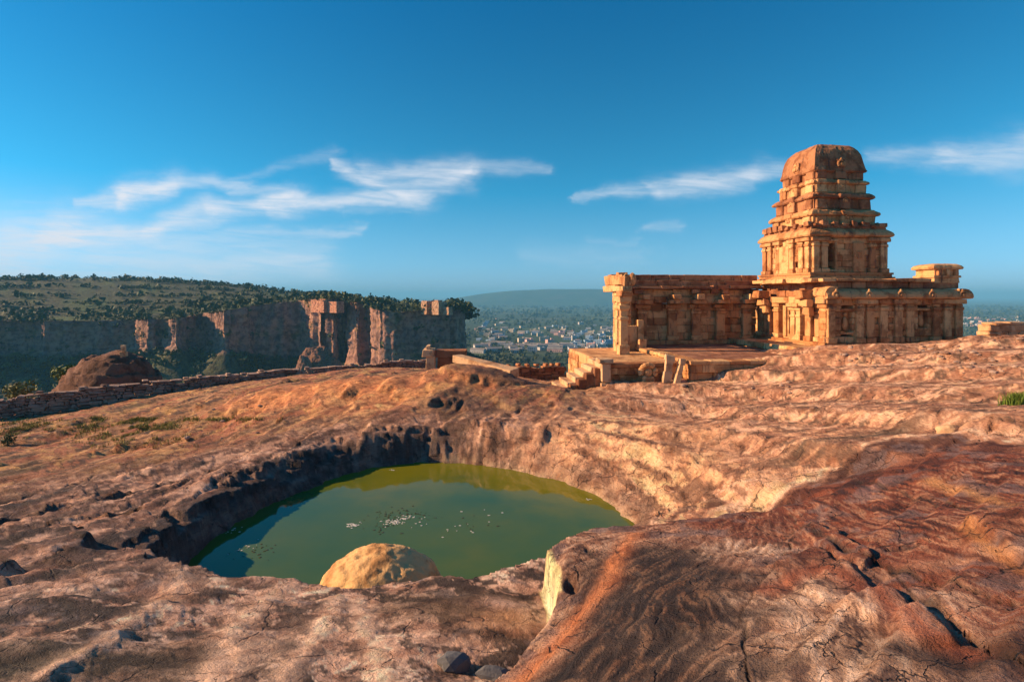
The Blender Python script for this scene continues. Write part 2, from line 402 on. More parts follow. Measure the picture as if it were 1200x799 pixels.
def ground(x, y, detail=True):
    """height of the rock and its masks"""
    r = np.hypot(x, y)
    z = MAIN(x, y)
    wx = x + .35 * fbm(x * .9, y * .9, octv=3); wy = y + .35 * fbm(x * .9 + 40, y * .9, octv=3)
    wx2 = x + .10 * fbm(x * 2.3, y * 2.3, octv=3); wy2 = y + .10 * fbm(x * 2.3 + 40, y * 2.3, octv=3)
    cs = sdist(wx2, wy2, CRUST_POLY)                     # negative inside the crust bed
    kf = np.exp(-((x - .5) / .6) ** 2 - ((y - 8.0) / 1.0) ** 4); cs = cs * (1 - kf) + kf * sdist(x, y, CRUST_POLY)
    sd = sdist(x + .9 * (wx - x) + .8 * (wx2 - x), y + .9 * (wy - y) + .8 * (wy2 - y), POND)
    pond_near = np.exp(-np.maximum(sd, 0) / 1.5)
    # broad relief of the sandstone: long ledges that run away from the pond's left side
    left = sstep(-x + .28 * y, 1.5, 6.0)
    a = x * .93 - y * .36; b = x * .36 + y * .93
    led = fbm(a * .50 + .5 * perlin(a * .3, b * .15), b * .10, octv=4)
    led2 = fbm(a * 1.5 + 8, b * .28, octv=4, ridged=True)
    right = 1 - left
    far = sstep(r, 5, 16)
    fade = 1 - .75 * pond_near * (sd > -1)
    z = z + left * (.34 * led + .06 * led2) * far * fade
    z = z + right * far * fade * (.28 * fbm(x * .34, y * .34, octv=4) + .05 * fbm(x * 1.1 + .5 * y, y * .8 + 20, octv=5, ridged=True))
    near = (1 - sstep(r, 8, 14)) * sstep(cs, 0, .3)
    z = z + near * (.16 * fbm(x * .5, y * .5, octv=3) + .018 * fbm(x * 1.2 + .8 * y, y * .9 - .4 * x, octv=4))
    lm = np.zeros_like(x)
    for pl, dp, wd in LEDGES_W:
        d = ledge(x + .8 * (wx - x) + .5 * (wx2 - x), y + .8 * (wy - y), pl)
        g = sstep(d, -.02, .10) * np.exp(-np.maximum(d, 0) / wd) * np.where(d > -.2, 1, 0)
        z = z - dp * g * (.35 + 1.1 * np.abs(perlin(x * .6 + dp, y * .6))); lm = np.maximum(lm, g)
    for pl, hgt, wd in RIBS_W:
        d, t = seg_dist(wx2, wy2, pl); z = z + hgt * np.exp(-(d / wd) ** 2) * (.5 + .8 * np.abs(perlin(x * 1.3, y * 1.3 + 4)))
    # hummock of orange rock beyond the pond
    q = P(390, 458, 29); z = z + .35 * np.exp(-(((x - q[0]) / 4.2) ** 2 + ((y - q[1]) / 2.4) ** 2))
    q = P(560, 445, 30); z = z + .42 * np.exp(-(((x - q[0]) / 2.5) ** 2 + ((y - q[1]) / 1.6) ** 2) ** 2) * (1 + .3 * fbm(x, y, octv=3))
    q = P(965, 420, 27.6); z = z + .35 * np.exp(-(((x - q[0]) / 1.0) ** 2 + ((y - q[1]) / .9) ** 2))
    q = P(860, 505, 18.5); z = z + .28 * np.exp(-(((x - q[0]) / .8) ** 2 + ((y - q[1]) / .9) ** 2)) * (1 + .8 * fbm(x * 2, y * 2, octv=3))
    # bedding steps
    z = z + .85 * left * (1 - .5 * sstep(r, 19, 26)) * strata(wx + .8 * (wx - x), wy, z + .10 * led, (.17, -.07), 2.2) * sstep(r, 6, 12) * fade + right * .75 * strata(wx + 1.2 * (wx - x), wy, .5 * z, (.05, .10), 2.0) * sstep(r, 6, 12) * fade
    # the crust bed on the right, a step above the shelf
    zc = CRUST(x, y)
    bedw = x * .8 + y * .6
    fl = perlin(x * .35 + 3, y * .35) * 1.6
    q = P(672, 672, 7.3); zc = zc - .16 * np.exp(-((x - q[0]) / .10) ** 2 - ((y - q[1]) / .22) ** 2)
    fi, fo = fibres(x, y); fi = fi * (1 - .65 * fo)
    zc = zc + .06 * fbm(x * .7, y * .7, octv=3) + .022 * fi
    zc = zc + .45 * strata(wx + .5 * (wx2 - x), wy, zc, (.10, -.05), 4.0) * (.4 + .6 * sstep(perlin(x * .4 + 5, y * .4), -.2, .3))
    for pl, hgt in STEPS_W:
        zc = zc + hgt * sstep(-sdist(wx2, wy2, pl), -.01, .05)
    crackm = np.zeros_like(x)
    for pl, dp, wd in CRACKS_W:
        d, t = seg_dist(x + .4 * (wx2 - x) * 2, y + .4 * (wy2 - y) * 2, pl)
        wv = wd * (.18 + 1.5 * np.abs(perlin(x * 1.9, y * 1.9)))
        g = np.exp(-(d / wv) ** 2)
        dl = ledge(x + .8 * (wx2 - x), y + .8 * (wy2 - y), pl); zc = zc - .35 * dp * sstep(dl, -.01, .04) * np.exp(-np.maximum(dl, 0) / .35) * (np.abs(dl) < 3)
        zc = zc - dp * g * (.25 + .9 * np.abs(perlin(x * .9 + 7, y * .9))); crackm = np.maximum(crackm, g)
    far_e = sstep(y + .6 * x, 10.6, 13.5)
    m = (1 - far_e) * sstep(-cs, -.02, .055) + far_e * sstep(-cs, 0, 1.8)
    z = np.where(m > 0, z + m * np.maximum(zc - z, -5), z)
    # pond basin
    ws = 0; wn = 0
    for (qx, qy, ww) in PW:
        k = 1 / (((x - qx) ** 2 + (y - qy) ** 2) ** 1.5 + .05); ws = ws + k * ww; wn = wn + k
    ww = ws / wn
    ww = ww * (1 + .35 * fbm(x * .7, y * .7 + 9, octv=3))
    t = np.clip(sd / ww, 0, 1)
    soft = sstep(ww, 1.2, 2.2)
    prof = (1 - soft) * (1 - (1 - t) ** 2.2) + soft * (.22 * sstep(sd, 0, .35) + .78 * t ** 1.15)
    wall = WATER - .04 + np.maximum(z - (WATER - .04), 0) * prof
    wall = wall + .10 * fbm(x * 1.2, y * 1.2, z * 3, octv=4, ridged=True) * sstep(sd, .15, .8) * (1 - sstep(sd / ww, .8, 1.3))
    wall = wall + .9 * strata(wx2, wy2, wall, (.1, .05), 4.5) * (1 - soft) * (sd < ww) * sstep(sd, .05, .3)
    bed = WATER - .04 - 1.6 * sstep(-sd, 0, 2.5)
    z = np.where(sd > 0, np.where(sd < ww, wall, z), bed)
    # exfoliating sheets: flat patches that end in crisp little risers
    def sheets(n, k, h, e=.16):
        s_ = n * k; f_ = np.floor(s_); q_ = s_ - f_
        return h * (f_ + sstep(q_, 1 - e, 1))
    ex = sstep(sd, .3, 1.2) * (1 - .6 * sstep(r, 22, 34))
    e1 = fbm(x * .38 + .15 * y, y * .3 - .1 * x, octv=4, gain=.36); e2 = fbm(x * 1.1 + 9 + .6 * y, y * .8, octv=3, gain=.4)
    z = z + ex * ((.3 + .7 * sstep(r, 9, 13)) * (sheets(e1, 5.0, .038) - .15 * e1) + (1 - sstep(r, 12, 20)) * (sheets(e2, 4.0, .008) - .02 * e2))
    # fine relief
    if detail:
        sc = np.clip(r / 12, .25, 1.0)
        dr = sstep(sd, .0, .5)
        z = z + dr * (.013 * fbm(x * 3.1, y * 3.1, octv=5, gain=.55) + .006 * fbm(x * 9, y * 9, octv=3, gain=.6, ridged=True)) * (.5 + sc)
        pits = np.clip(perlin(x * 2.2 + 90, y * 2.2) - .55, 0, 1)
        z = z - dr * .05 * pits * sstep(r, 12, 18)
    # edge of the plateau falls away to the valley
    q = np.interp(np.degrees(np.arctan2(x, y)), [-80, -42, -33, -22, -9, -3, 3, 9, 14, 40, 80], [52, 54, 60, 60, 58, 52, 45, 45, 54, 56, 56])
    edge = r + 2.0 * fbm(x * .15, y * .15, octv=3) - q
    z = z - 1.1 * np.maximum(edge, 0) - np.where(edge > 3, 3.0 * (edge - 3), 0)
    z = np.maximum(z, -84)
    return z, dict(e1=e1, e2=e2, cs=cs, sd=sd, ww=ww, crack=crackm * m, left=left, led=led, r=r, edge=edge, a=a, b=b)

na, nr = 960, 540
ang = np.radians(np.linspace(-66, 62, na))
rad = np.concatenate([np.geomspace(1.3, 62, nr - 24), np.linspace(62.8, 110, 24)])
AA, RR = np.meshgrid(ang, rad)
gx = (RR * np.sin(AA)).ravel(); gy = (RR * np.cos(AA)).ravel()
gz, gm = ground(gx, gy)
ii = np.arange(na * nr).reshape(nr, na)
fcs = np.stack([ii[:-1, :-1], ii[:-1, 1:], ii[1:, 1:], ii[1:, :-1]], -1).reshape(-1, 4)[:, ::-1]
gme = mesh_np("rock_plateau", np.c_[gx, gy, gz], fcs)

# ---- the rock's own colours: beds, iron crust, lichen
def mixc(c, col, m):
    m = np.clip(m, 0, 1)[:, None]
    return c * (1 - m) + np.array(col)[None, :] * m
BW1 = fbm(gx * .8, gy * .8, octv=4); BW2 = fbm(gx * .8 + 31, gy * .8 + 77, octv=4)
def blob(px, py, d, rx, ry, rot=0.0, warp=.5, pw=2):
    q = P(px, py, d)
    n1, n2 = BW1, BW2
    ux = gx - q[0] + warp * rx * n1; uy = gy - q[1] + warp * ry * n2
    c, s = math.cos(rot), math.sin(rot)
    return np.exp(-((np.abs((ux * c + uy * s) / rx)) ** pw + (np.abs((-ux * s + uy * c) / ry)) ** pw))
n_big = fbm(gx * .25, gy * .25, octv=5); n_mid = fbm(gx * .9, gy * .9 + 30, octv=5, gain=.6); n_fin = fbm(gx * 3.5, gy * 3.5, octv=4, gain=.6)
a, b = gm['a'], gm['b']
def crisp(n, t, w=.05): return sstep(n, t - w, t + w)
def top(n, q, w=.05):          # the uppermost share q of a noise field
    t = np.quantile(n[::7], 1 - q); return sstep(n, t - w, t + w)
n_flow = fbm(gx * .7 + 1.6 * n_big + .4 * gy, gy * .55 + 1.3 * n_mid, octv=6, gain=.62)
n_line = fbm(gx * 1.5 + 1.2 * n_mid + .5 * gy, gy * 1.1 + 1.2 * n_big, octv=5, gain=.6, ridged=True)
n_str = fbm(a * 1.3, b * .22, gz * 2, octv=5, gain=.6)
col = np.tile(np.array([.43, .205, .115]), (len(gx), 1))
col = mixc(col, (.50, .30, .20), sstep(n_big + .5 * n_mid, .0, .5) * .8)
col = mixc(col, (.30, .15, .09), sstep(n_mid, .05, .4) * .6)
col = mixc(col, (.62, .40, .27), top(n_flow, .28) * .8)
col = mixc(col, (.17, .095, .065), top(-n_flow, .22) * .8)
col = mixc(col, (.66, .44, .31), top(n_line, .12) * .6)
# left bank: mauve brown beds
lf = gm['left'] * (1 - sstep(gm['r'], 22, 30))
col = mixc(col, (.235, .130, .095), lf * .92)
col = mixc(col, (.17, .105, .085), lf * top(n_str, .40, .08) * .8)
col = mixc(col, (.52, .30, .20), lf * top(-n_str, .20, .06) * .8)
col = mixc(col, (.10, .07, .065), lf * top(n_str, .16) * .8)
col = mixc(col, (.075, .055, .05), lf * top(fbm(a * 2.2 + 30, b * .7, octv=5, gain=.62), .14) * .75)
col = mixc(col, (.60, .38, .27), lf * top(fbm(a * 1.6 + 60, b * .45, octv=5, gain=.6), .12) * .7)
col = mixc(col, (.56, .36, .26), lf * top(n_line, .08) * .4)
lf2 = gm['left'] * sstep(gm['r'], 20, 28)
col = mixc(col, (.42, .215, .09), lf2 * .8)
col = mixc(col, (.42, .15, .075), lf2 * top(n_str, .34, .06) * .85)
col = mixc(col, (.50, .30, .10), lf2 * top(n_flow, .22, .05) * .7)
col = mixc(col, (.12, .075, .05), lf2 * top(fbm(a * 1.5 + 17, b * .4, octv=5, gain=.62), .20, .05) * .8)
col = mixc(col, (.16, .12, .06), lf2 * sstep(fbm(a * .9 + 7, b * .2, octv=4), .12, .4) * .8)
# orange hummock, dark ledges right of it
for q in [(380, 460, 29, 3.6, 2.2), (450, 460, 27, 2.2, 2.5), (320, 470, 28, 2.2, 1.6), (560, 445, 29, 1.6, 1.2)]:
    col = mixc(col, (.62, .25, .09), blob(*q) * (.55 + .4 * sstep(n_mid, -.3, .2)))
col = mixc(col, (.66, .38, .16), blob(430, 480, 25, 2.6, 2.0) * sstep(n_mid, -.05, .25) * .8)
col = mixc(col, (.10, .065, .055), blob(590, 452, 29.5, 3.0, .9) * .75)
col = mixc(col, (.13, .085, .07), blob(540, 470, 25, 1.8, 1.6) * .6)
# washed tan slope right of the pond
for q in [(800, 545, 17, 2.6, 3.0), (760, 500, 20, 4.0, 2.4), (860, 500, 19, 2.4, 2.2), (700, 500, 21, 3, 2)]:
    col = mixc(col, (.56, .31, .17), blob(*q) * (.45 + .5 * sstep(n_mid, -.35, .25)))
col = mixc(col, (.62, .42, .22), blob(805, 560, 16, 1.6, 2.6) * sstep(n_mid, -.1, .25) * .8)
arc = fbm((gm['sd'] + .35 * n_big + .12 * n_mid) * 2.4, np.arctan2(gx + 2, gy - 15) * 2.2, octv=5, gain=.58)
slp = (1 - gm['left']) * (1 - sstep(gm['sd'], 4.5, 8)) * (gm['sd'] > 0) * sstep(gm['cs'], 0, .3)
col = mixc(col, (.66, .38, .20), slp * top(arc, .30, .06) * .8)
col = mixc(col, (.24, .125, .075), slp * top(-arc, .22, .05) * .8)
wet = (1 - sstep(gm['sd'] + .25 * n_mid, .15, 1.0)) * (gm['sd'] > -.5) * (1 - gm['left'])
col = mixc(col, (.27, .17, .12), wet * .7)
# pond's left bank: darker grey-brown near the water
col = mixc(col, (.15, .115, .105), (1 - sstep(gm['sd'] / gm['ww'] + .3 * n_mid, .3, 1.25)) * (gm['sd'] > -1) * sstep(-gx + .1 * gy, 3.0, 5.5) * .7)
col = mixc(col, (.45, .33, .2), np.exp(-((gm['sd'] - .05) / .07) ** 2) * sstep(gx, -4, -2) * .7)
# right upland: pale pink beds and rubble
up = (1 - gm['left']) * sstep(gm['cs'], .2, 1) * sstep(gx, 4, 8)
col = mixc(col, (.42, .21, .125), up * .8)
col = mixc(col, (.30, .155, .09), up * top(fbm(gx * .7, gy * 1.1 + 4, octv=5, gain=.6), .32, .05) * .85)
col = mixc(col, (.58, .35, .225), up * top(n_flow, .30, .05) * .8)
col = mixc(col, (.62, .36, .20), up * top(n_line, .2, .06) * .6)
col = mixc(col, (.19, .12, .08), up * top(fbm(gx * 1.6 + 3, gy * 2.4, octv=5, gain=.62), .14, .05) * .85)
col = mixc(col, (.60, .26, .11), blob(965, 418, 27.8, 1.2, 1.0) * .8)
col = mixc(col, (.11, .09, .06), blob(1010, 535, 13.4, 1.6, .45) * .8)
col = mixc(col, (.2, .15, .11), blob(900, 475, 21, 1.0, .7) * .5)
# near shelf: lichen brown with pale streaks
sh = sstep(gm['cs'], -.02, .1) * (1 - sstep(gm['r'], 9, 12.5)) * (gm['sd'] > -.5)
n_sw = fbm(gx * .9 + 1.1 * n_mid, gy * .7 + .9 * n_big, octv=5, gain=.62)
col = mixc(col, (.29, .175, .125), sh * .95)
col = mixc(col, (.52, .33, .24), sh * top(n_sw, .38, .06) * .9)
col = mixc(col, (.62, .42, .32), sh * top(n_flow, .24, .03) * .9)
col = mixc(col, (.10, .07, .058), sh * top(-n_sw, .30, .04) * .9)
col = mixc(col, (.66, .47, .36), sh * top(n_line, .10, .05) * .7)
col = mixc(col, (.19, .16, .165), sh * top(fbm(gx * 1.1 + 50, gy * .9, octv=5, gain=.6), .14, .04) * .7)
col = mixc(col, (.075, .055, .045), sh * top(fbm(gx * 2.6 + 20, gy * 2.4, octv=5, gain=.68), .20, .05) * .7)
col = mixc(col, (.15, .085, .04), sh * blob(530, 700, 7.9, 1.3, .9, warp=.35) * .9)
col = mixc(col, (.14, .09, .055), sh * blob(230, 770, 6, .9, .8) * .8)
col = mixc(col, (.07, .06, .03), sh * blob(20, 790, 5.6, 1.1, .6) * .85)
col = mixc(col, (.14, .13, .03), sh * blob(105, 770, 5.9, .16, .1) * .8)
for pl, hgt, wd in RIBS_W[:4]:
    d0, _ = seg_dist(gx + .1 * n_mid, gy, pl); col = mixc(col, (.62, .42, .30), np.exp(-(d0 / (wd * 1.1)) ** 2) * sh * .75)
col = mixc(col, (.30, .13, .05), sh * blob(185, 700, 8, .42, .4) * .7)
col = mixc(col, (.56, .38, .28), sh * blob(300, 760, 6.3, .35, 1.1) * .7)
col = mixc(col, (.58, .36, .24), sh * blob(215, 680, 8.6, .8, .25, rot=.6) * .7)
col = mixc(col, (.44, .22, .10), sh * blob(590, 725, 7.4, .55, .6) * .8)
col = mixc(col, (.5, .34, .28), sh * blob(590, 700, 8, .5, .2) * .7)
# crust bed
cr = sstep(-gm['cs'], -.05, .12)
bedw = gx * .8 + gy * .6
FI, FW = fibres(gx, gy)
fib = FI * .6 + .25 * fbm(bedw * 3.0 + 3.2 * perlin(gx * .35 + 3, gy * .35), (gy * .8 - gx * .6) * .55, octv=5, gain=.62)
pale = mixc(np.tile(np.array([.36, .185, .115]), (len(gx), 1)), (.58, .36, .23), sstep(n_mid, -.1, .35) * .8)
pale = mixc(pale, (.13, .06, .042), top(-FI, .34, .08) * .9)
pale = mixc(pale, (.64, .43, .30), top(FI, .18, .06) * .6)
col = mixc(col, (0, 0, 0), cr) + pale * cr[:, None]
red = np.maximum.reduce([blob(920, 590, 9.5, 1.7, 1.1), blob(1050, 570, 9.5, 2.4, 1.4), blob(1150, 600, 7, 1.8, 1.6), blob(1120, 690, 4.6, .9, .8), blob(980, 640, 7, 1.3, .8), blob(860, 600, 9.6, .9, .6), blob(1200, 560, 8, 1.6, 1.2), blob(1000, 590, 8.6, 1.3, .9), blob(1100, 620, 6.4, 1.1, .9), blob(880, 640, 7.6, .7, .8)])
col = mixc(col, (.27, .070, .034), cr * np.clip(red * 1.9, 0, 1) * (.9 + .2 * n_mid))
col = mixc(col, (.42, .13, .055), cr * np.clip(red, 0, 1) * sstep(n_mid + .6 * n_fin, .1, .5) * .8)
col = mixc(col, (.095, .036, .026), cr * np.clip(red * 1.3, 0, 1) * top(-FI, .30, .1) * .9)
col = mixc(col, (.54, .29, .17), cr * np.clip(red * 1.2, 0, 1) * top(FI, .16, .06) * .65)
col = mixc(col, (.22, .165, .165), cr * top(fbm(gx * 1.3 + 70, gy * 1.1, octv=5, gain=.6), .22, .06) * .6)
drk = np.maximum.reduce([blob(790, 690, 5.9, .75, .9), blob(740, 770, 4.8, .8, .7), blob(830, 770, 4.2, .55, .6), blob(760, 650, 7.3, .7, .6), blob(890, 730, 4.7, .35, .5)])
col = mixc(col, (.050, .034, .030), cr * np.clip(drk * 2.8, 0, 1) * (.88 + .12 * top(-FI, .5, .2)))
col = mixc(col, (.30, .16, .09), cr * np.clip(drk * 1.3, 0, 1) * top(FI, .12, .05) * .65)
pz = np.maximum.reduce([blob(985, 735, 4.3, .75, .5), blob(1040, 720, 4.6, .5, .4), blob(930, 690, 5.4, .4, .45), blob(1000, 790, 3.6, .5, .35), blob(870, 650, 7.4, .5, .5)])
col = mixc(col, (.52, .33, .22), cr * np.clip(pz * 1.5, 0, 1) * .85)
col = mixc(col, (.16, .085, .065), cr * np.clip(pz * 1.5, 0, 1) * top(-FI, .36, .06) * .85)
col = mixc(col, (.66, .48, .36), cr * np.clip(pz * 1.5, 0, 1) * top(FI, .22, .06) * .7)
col = mixc(col, (.055, .035, .03), cr * blob(1150, 760, 3.6, .8, .35, rot=-.5) * .8)
col = mixc(col, (.075, .05, .04), cr * gm['crack'] * .8)
d0, _ = seg_dist(gx + .1 * n_mid, gy, [on_crust(*p) for p in [(745, 625), (722, 660), (706, 690), (676, 724), (640, 765), (606, 799)]])
col = mixc(col, (.58, .21, .08), np.exp(-(d0 / .16) ** 2) * cr * .85)
d0, _ = seg_dist(gx + .1 * n_mid, gy, [on_crust(*p) for p in [(1128, 614), (1150, 634), (1200, 662)]])
col = mixc(col, (.55, .25, .09), np.exp(-(d0 / .07) ** 2) * cr * .75)
d0, _ = seg_dist(gx + .1 * n_mid, gy, [on_crust(*p) for p in [(1090, 560), (1140, 575), (1190, 590)]])
col = mixc(col, (.55, .27, .10), np.exp(-(d0 / .11) ** 2) * cr * .75)
d0, _ = seg_dist(gx, gy, [on_crust(*p) for p in [(900, 690), (960, 665), (1030, 690), (1080, 740), (1130, 750)]])
col = mixc(col, (.45, .13, .06), np.exp(-(d0 / .13) ** 2) * cr * .7)
# split yellow face where the bed has broken off
FACE = sstep(gy + .6 * n_mid * .3, 7.15, 7.25) * (1 - sstep(gy, 8.45, 8.6)) * sstep(gm['cs'], -.14, -.10) * (1 - sstep(gm['cs'], .05, .09)) * sstep(gx, .2, .3) * (1 - sstep(gx, .9, 1.0))
col = mixc(col, (.72, .58, .28), FACE)
# plateau's hidden brow
col = mixc(col, (.2, .14, .08), sstep(gm['edge'], 0, 3) * .6)
col *= (1 + .16 * n_fin + .10 * n_mid)[:, None]
lm_ = np.maximum(col.mean(1), .01)
col *= ((lm_ / .18) ** (.72 - .36 * cr))[:, None]
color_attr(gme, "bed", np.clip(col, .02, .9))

m_rock, nt, bs = new_mat("weathered_sandstone")
at = nt.node('ShaderNodeAttribute', attribute_name="bed").outputs['Color']
pos = nt.node('ShaderNodeNewGeometry').outputs['Position']
n1 = nt.noise(pos, 2.2, 8, .66)
n2 = nt.noise(pos, 11.0, 6, .68)
n3 = nt.noise(pos, 46.0, 4, .7)
px_, py_, pz_ = nt.sep(pos)
bedv = nt.comb(nt.math('MULTIPLY_ADD', px_, .93, nt.math('MULTIPLY', py_, -.36)), nt.math('MULTIPLY_ADD', px_, .07, nt.math('MULTIPLY', py_, .18)), nt.math('MULTIPLY', pz_, 4.0))
n4 = nt.noise(bedv, 5.0, 6, .65, .6)
colr = nt.mix(nt.smooth(n1, .42, .64), at, nt.mix(1.0, at, (.62, .52, .48, 1), 'MULTIPLY'))
colr = nt.mix(nt.math('MULTIPLY', nt.smooth(n4, .50, .68), .55), colr, nt.mix(1.0, colr, (.50, .42, .40, 1), 'MULTIPLY'))
colr = nt.mix(nt.math('MULTIPLY', nt.smooth(n2, .54, .72), .5), colr, nt.mix(1.0, colr, (1.55, 1.45, 1.35, 1), 'MULTIPLY'))
colr = nt.mix(nt.math('MULTIPLY', nt.smooth(n3, .56, .74), .6), colr, nt.mix(1.0, colr, (.48, .45, .44, 1), 'MULTIPLY'))
lich = nt.math('MULTIPLY', nt.smooth(nt.noise(pos, 6.0, 7, .72), .58, .70), .35)
colr = nt.mix(lich, colr, (.15, .14, .13, 1))
crk = nt.vor(nt.vmath('ADD', pos, nt.vmath('SCALE', nt.noise(pos, 1.5, 4, .6, col=True), .5)), .8, 'DISTANCE_TO_EDGE')
crk = nt.math('MULTIPLY', nt.math('SUBTRACT', 1.0, nt.smooth(crk, 0.0, .018)), nt.smooth(n1, .45, .6))
def steps(n, k, e=.75):
    s_ = nt.math('MULTIPLY', n, k); f_ = nt.math('FRACT', s_)
    return nt.math('DIVIDE', nt.math('ADD', nt.math('SUBTRACT', s_, f_), nt.smooth(f_, e, 1.0)), k)
nb = nt.noise(pos, 1.9, 6, .58); nc_ = nt.noise(nt.vmath('ADD', pos, (7, 3, 1)), 5.5, 5, .6)
h = nt.math('MULTIPLY_ADD', n2, .26, nt.math('MULTIPLY', n1, .18))
h = nt.math('MULTIPLY_ADD', steps(nb, 16.0), .8, h); h = nt.math('MULTIPLY_ADD', steps(nc_, 9.0), .34, h)
h = nt.math('MULTIPLY_ADD', n4, .45, h)
crk2 = nt.vor(nt.vmath('ADD', pos, nt.vmath('SCALE', nt.noise(pos, 2.4, 4, .6, col=True), .4)), 1.9, 'DISTANCE_TO_EDGE')
crk2 = nt.math('MULTIPLY', nt.math('SUBTRACT', 1.0, nt.smooth(crk2, 0.0, .014)), nt.smooth(nt.noise(pos, .9, 4, .6), .46, .54))
crk = nt.math('MAXIMUM', crk, crk2)
colr = nt.mix(nt.math('MULTIPLY', crk, .75), colr, (.05, .03, .025, 1))
n5 = nt.noise(pos, 120.0, 3, .7)
colr = nt.mix(nt.math('MULTIPLY', nt.smooth(n5, .52, .70), .5), colr, nt.mix(1.0, colr, (.5, .46, .44, 1), 'MULTIPLY'))
nt.l.new(colr, bs.inputs['Base Color'])
h = nt.math('MULTIPLY_ADD', n5, .06, h)
h = nt.math('MULTIPLY_ADD', n3, .20, h)
h = nt.math('MULTIPLY_ADD', crk, -.35, h)
nt.l.new(nt.bump(h, 1.0, .17), bs.inputs['Normal'])
bs.inputs['Roughness'].default_value = .82
bs.inputs['Specular IOR Level'].default_value = .3
plateau = link("rock_plateau", gme, mats=[m_rock])
tag(plateau, "bare red-brown sandstone plateau around the green pond", kind="structure")

# ------------------------------------------------------------------ pond water
m_wat, nt, bs = new_mat("green_pond_water")
pos = nt.node('ShaderNodeNewGeometry').outputs['Position']
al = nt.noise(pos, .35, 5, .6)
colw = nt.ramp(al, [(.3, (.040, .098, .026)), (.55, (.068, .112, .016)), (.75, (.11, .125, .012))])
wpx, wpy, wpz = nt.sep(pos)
bank_refl = nt.smooth(nt.math('ADD', nt.math('ADD', wpy, nt.math('MULTIPLY', nt.math('MAXIMUM', wpx, -2.0), .55)), nt.math('MULTIPLY', nt.math('SUBTRACT', al, .5), 6.0)), 15.2, 18.8)  # far bank's yellow-green reflection, painted into the water colour by position
colw = nt.mix(nt.math('MULTIPLY', bank_refl, .8), colw, (.17, .16, .004, 1))
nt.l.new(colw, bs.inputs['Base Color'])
bs.inputs['Roughness'].default_value = .045
bs.inputs['IOR'].default_value = 1.33
bs.inputs['Specular IOR Level'].default_value = .5
nt.l.new(nt.bump(nt.noise(nt.vmath('MULTIPLY', pos, (1, .6, 1)), 3.0, 3, .5), .03, .05), bs.inputs['Normal'])
pw = [(x, y) for x, y in POND]
cx = sum(p[0] for p in pw) / len(pw); cy = sum(p[1] for p in pw) / len(pw)
pw = [(x + (x - cx) * .09, y + (y - cy) * .09) for x, y in pw]
bm = bmesh.new()
top = [bm.verts.new((x, y, WATER)) for x, y in pw]
bm.faces.new(top)
me = bpy.data.meshes.new("pond_water"); bm.to_mesh(me); bm.free()
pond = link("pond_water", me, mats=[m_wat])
tag(pond, "still green water in the hollow of the rock", kind="structure")
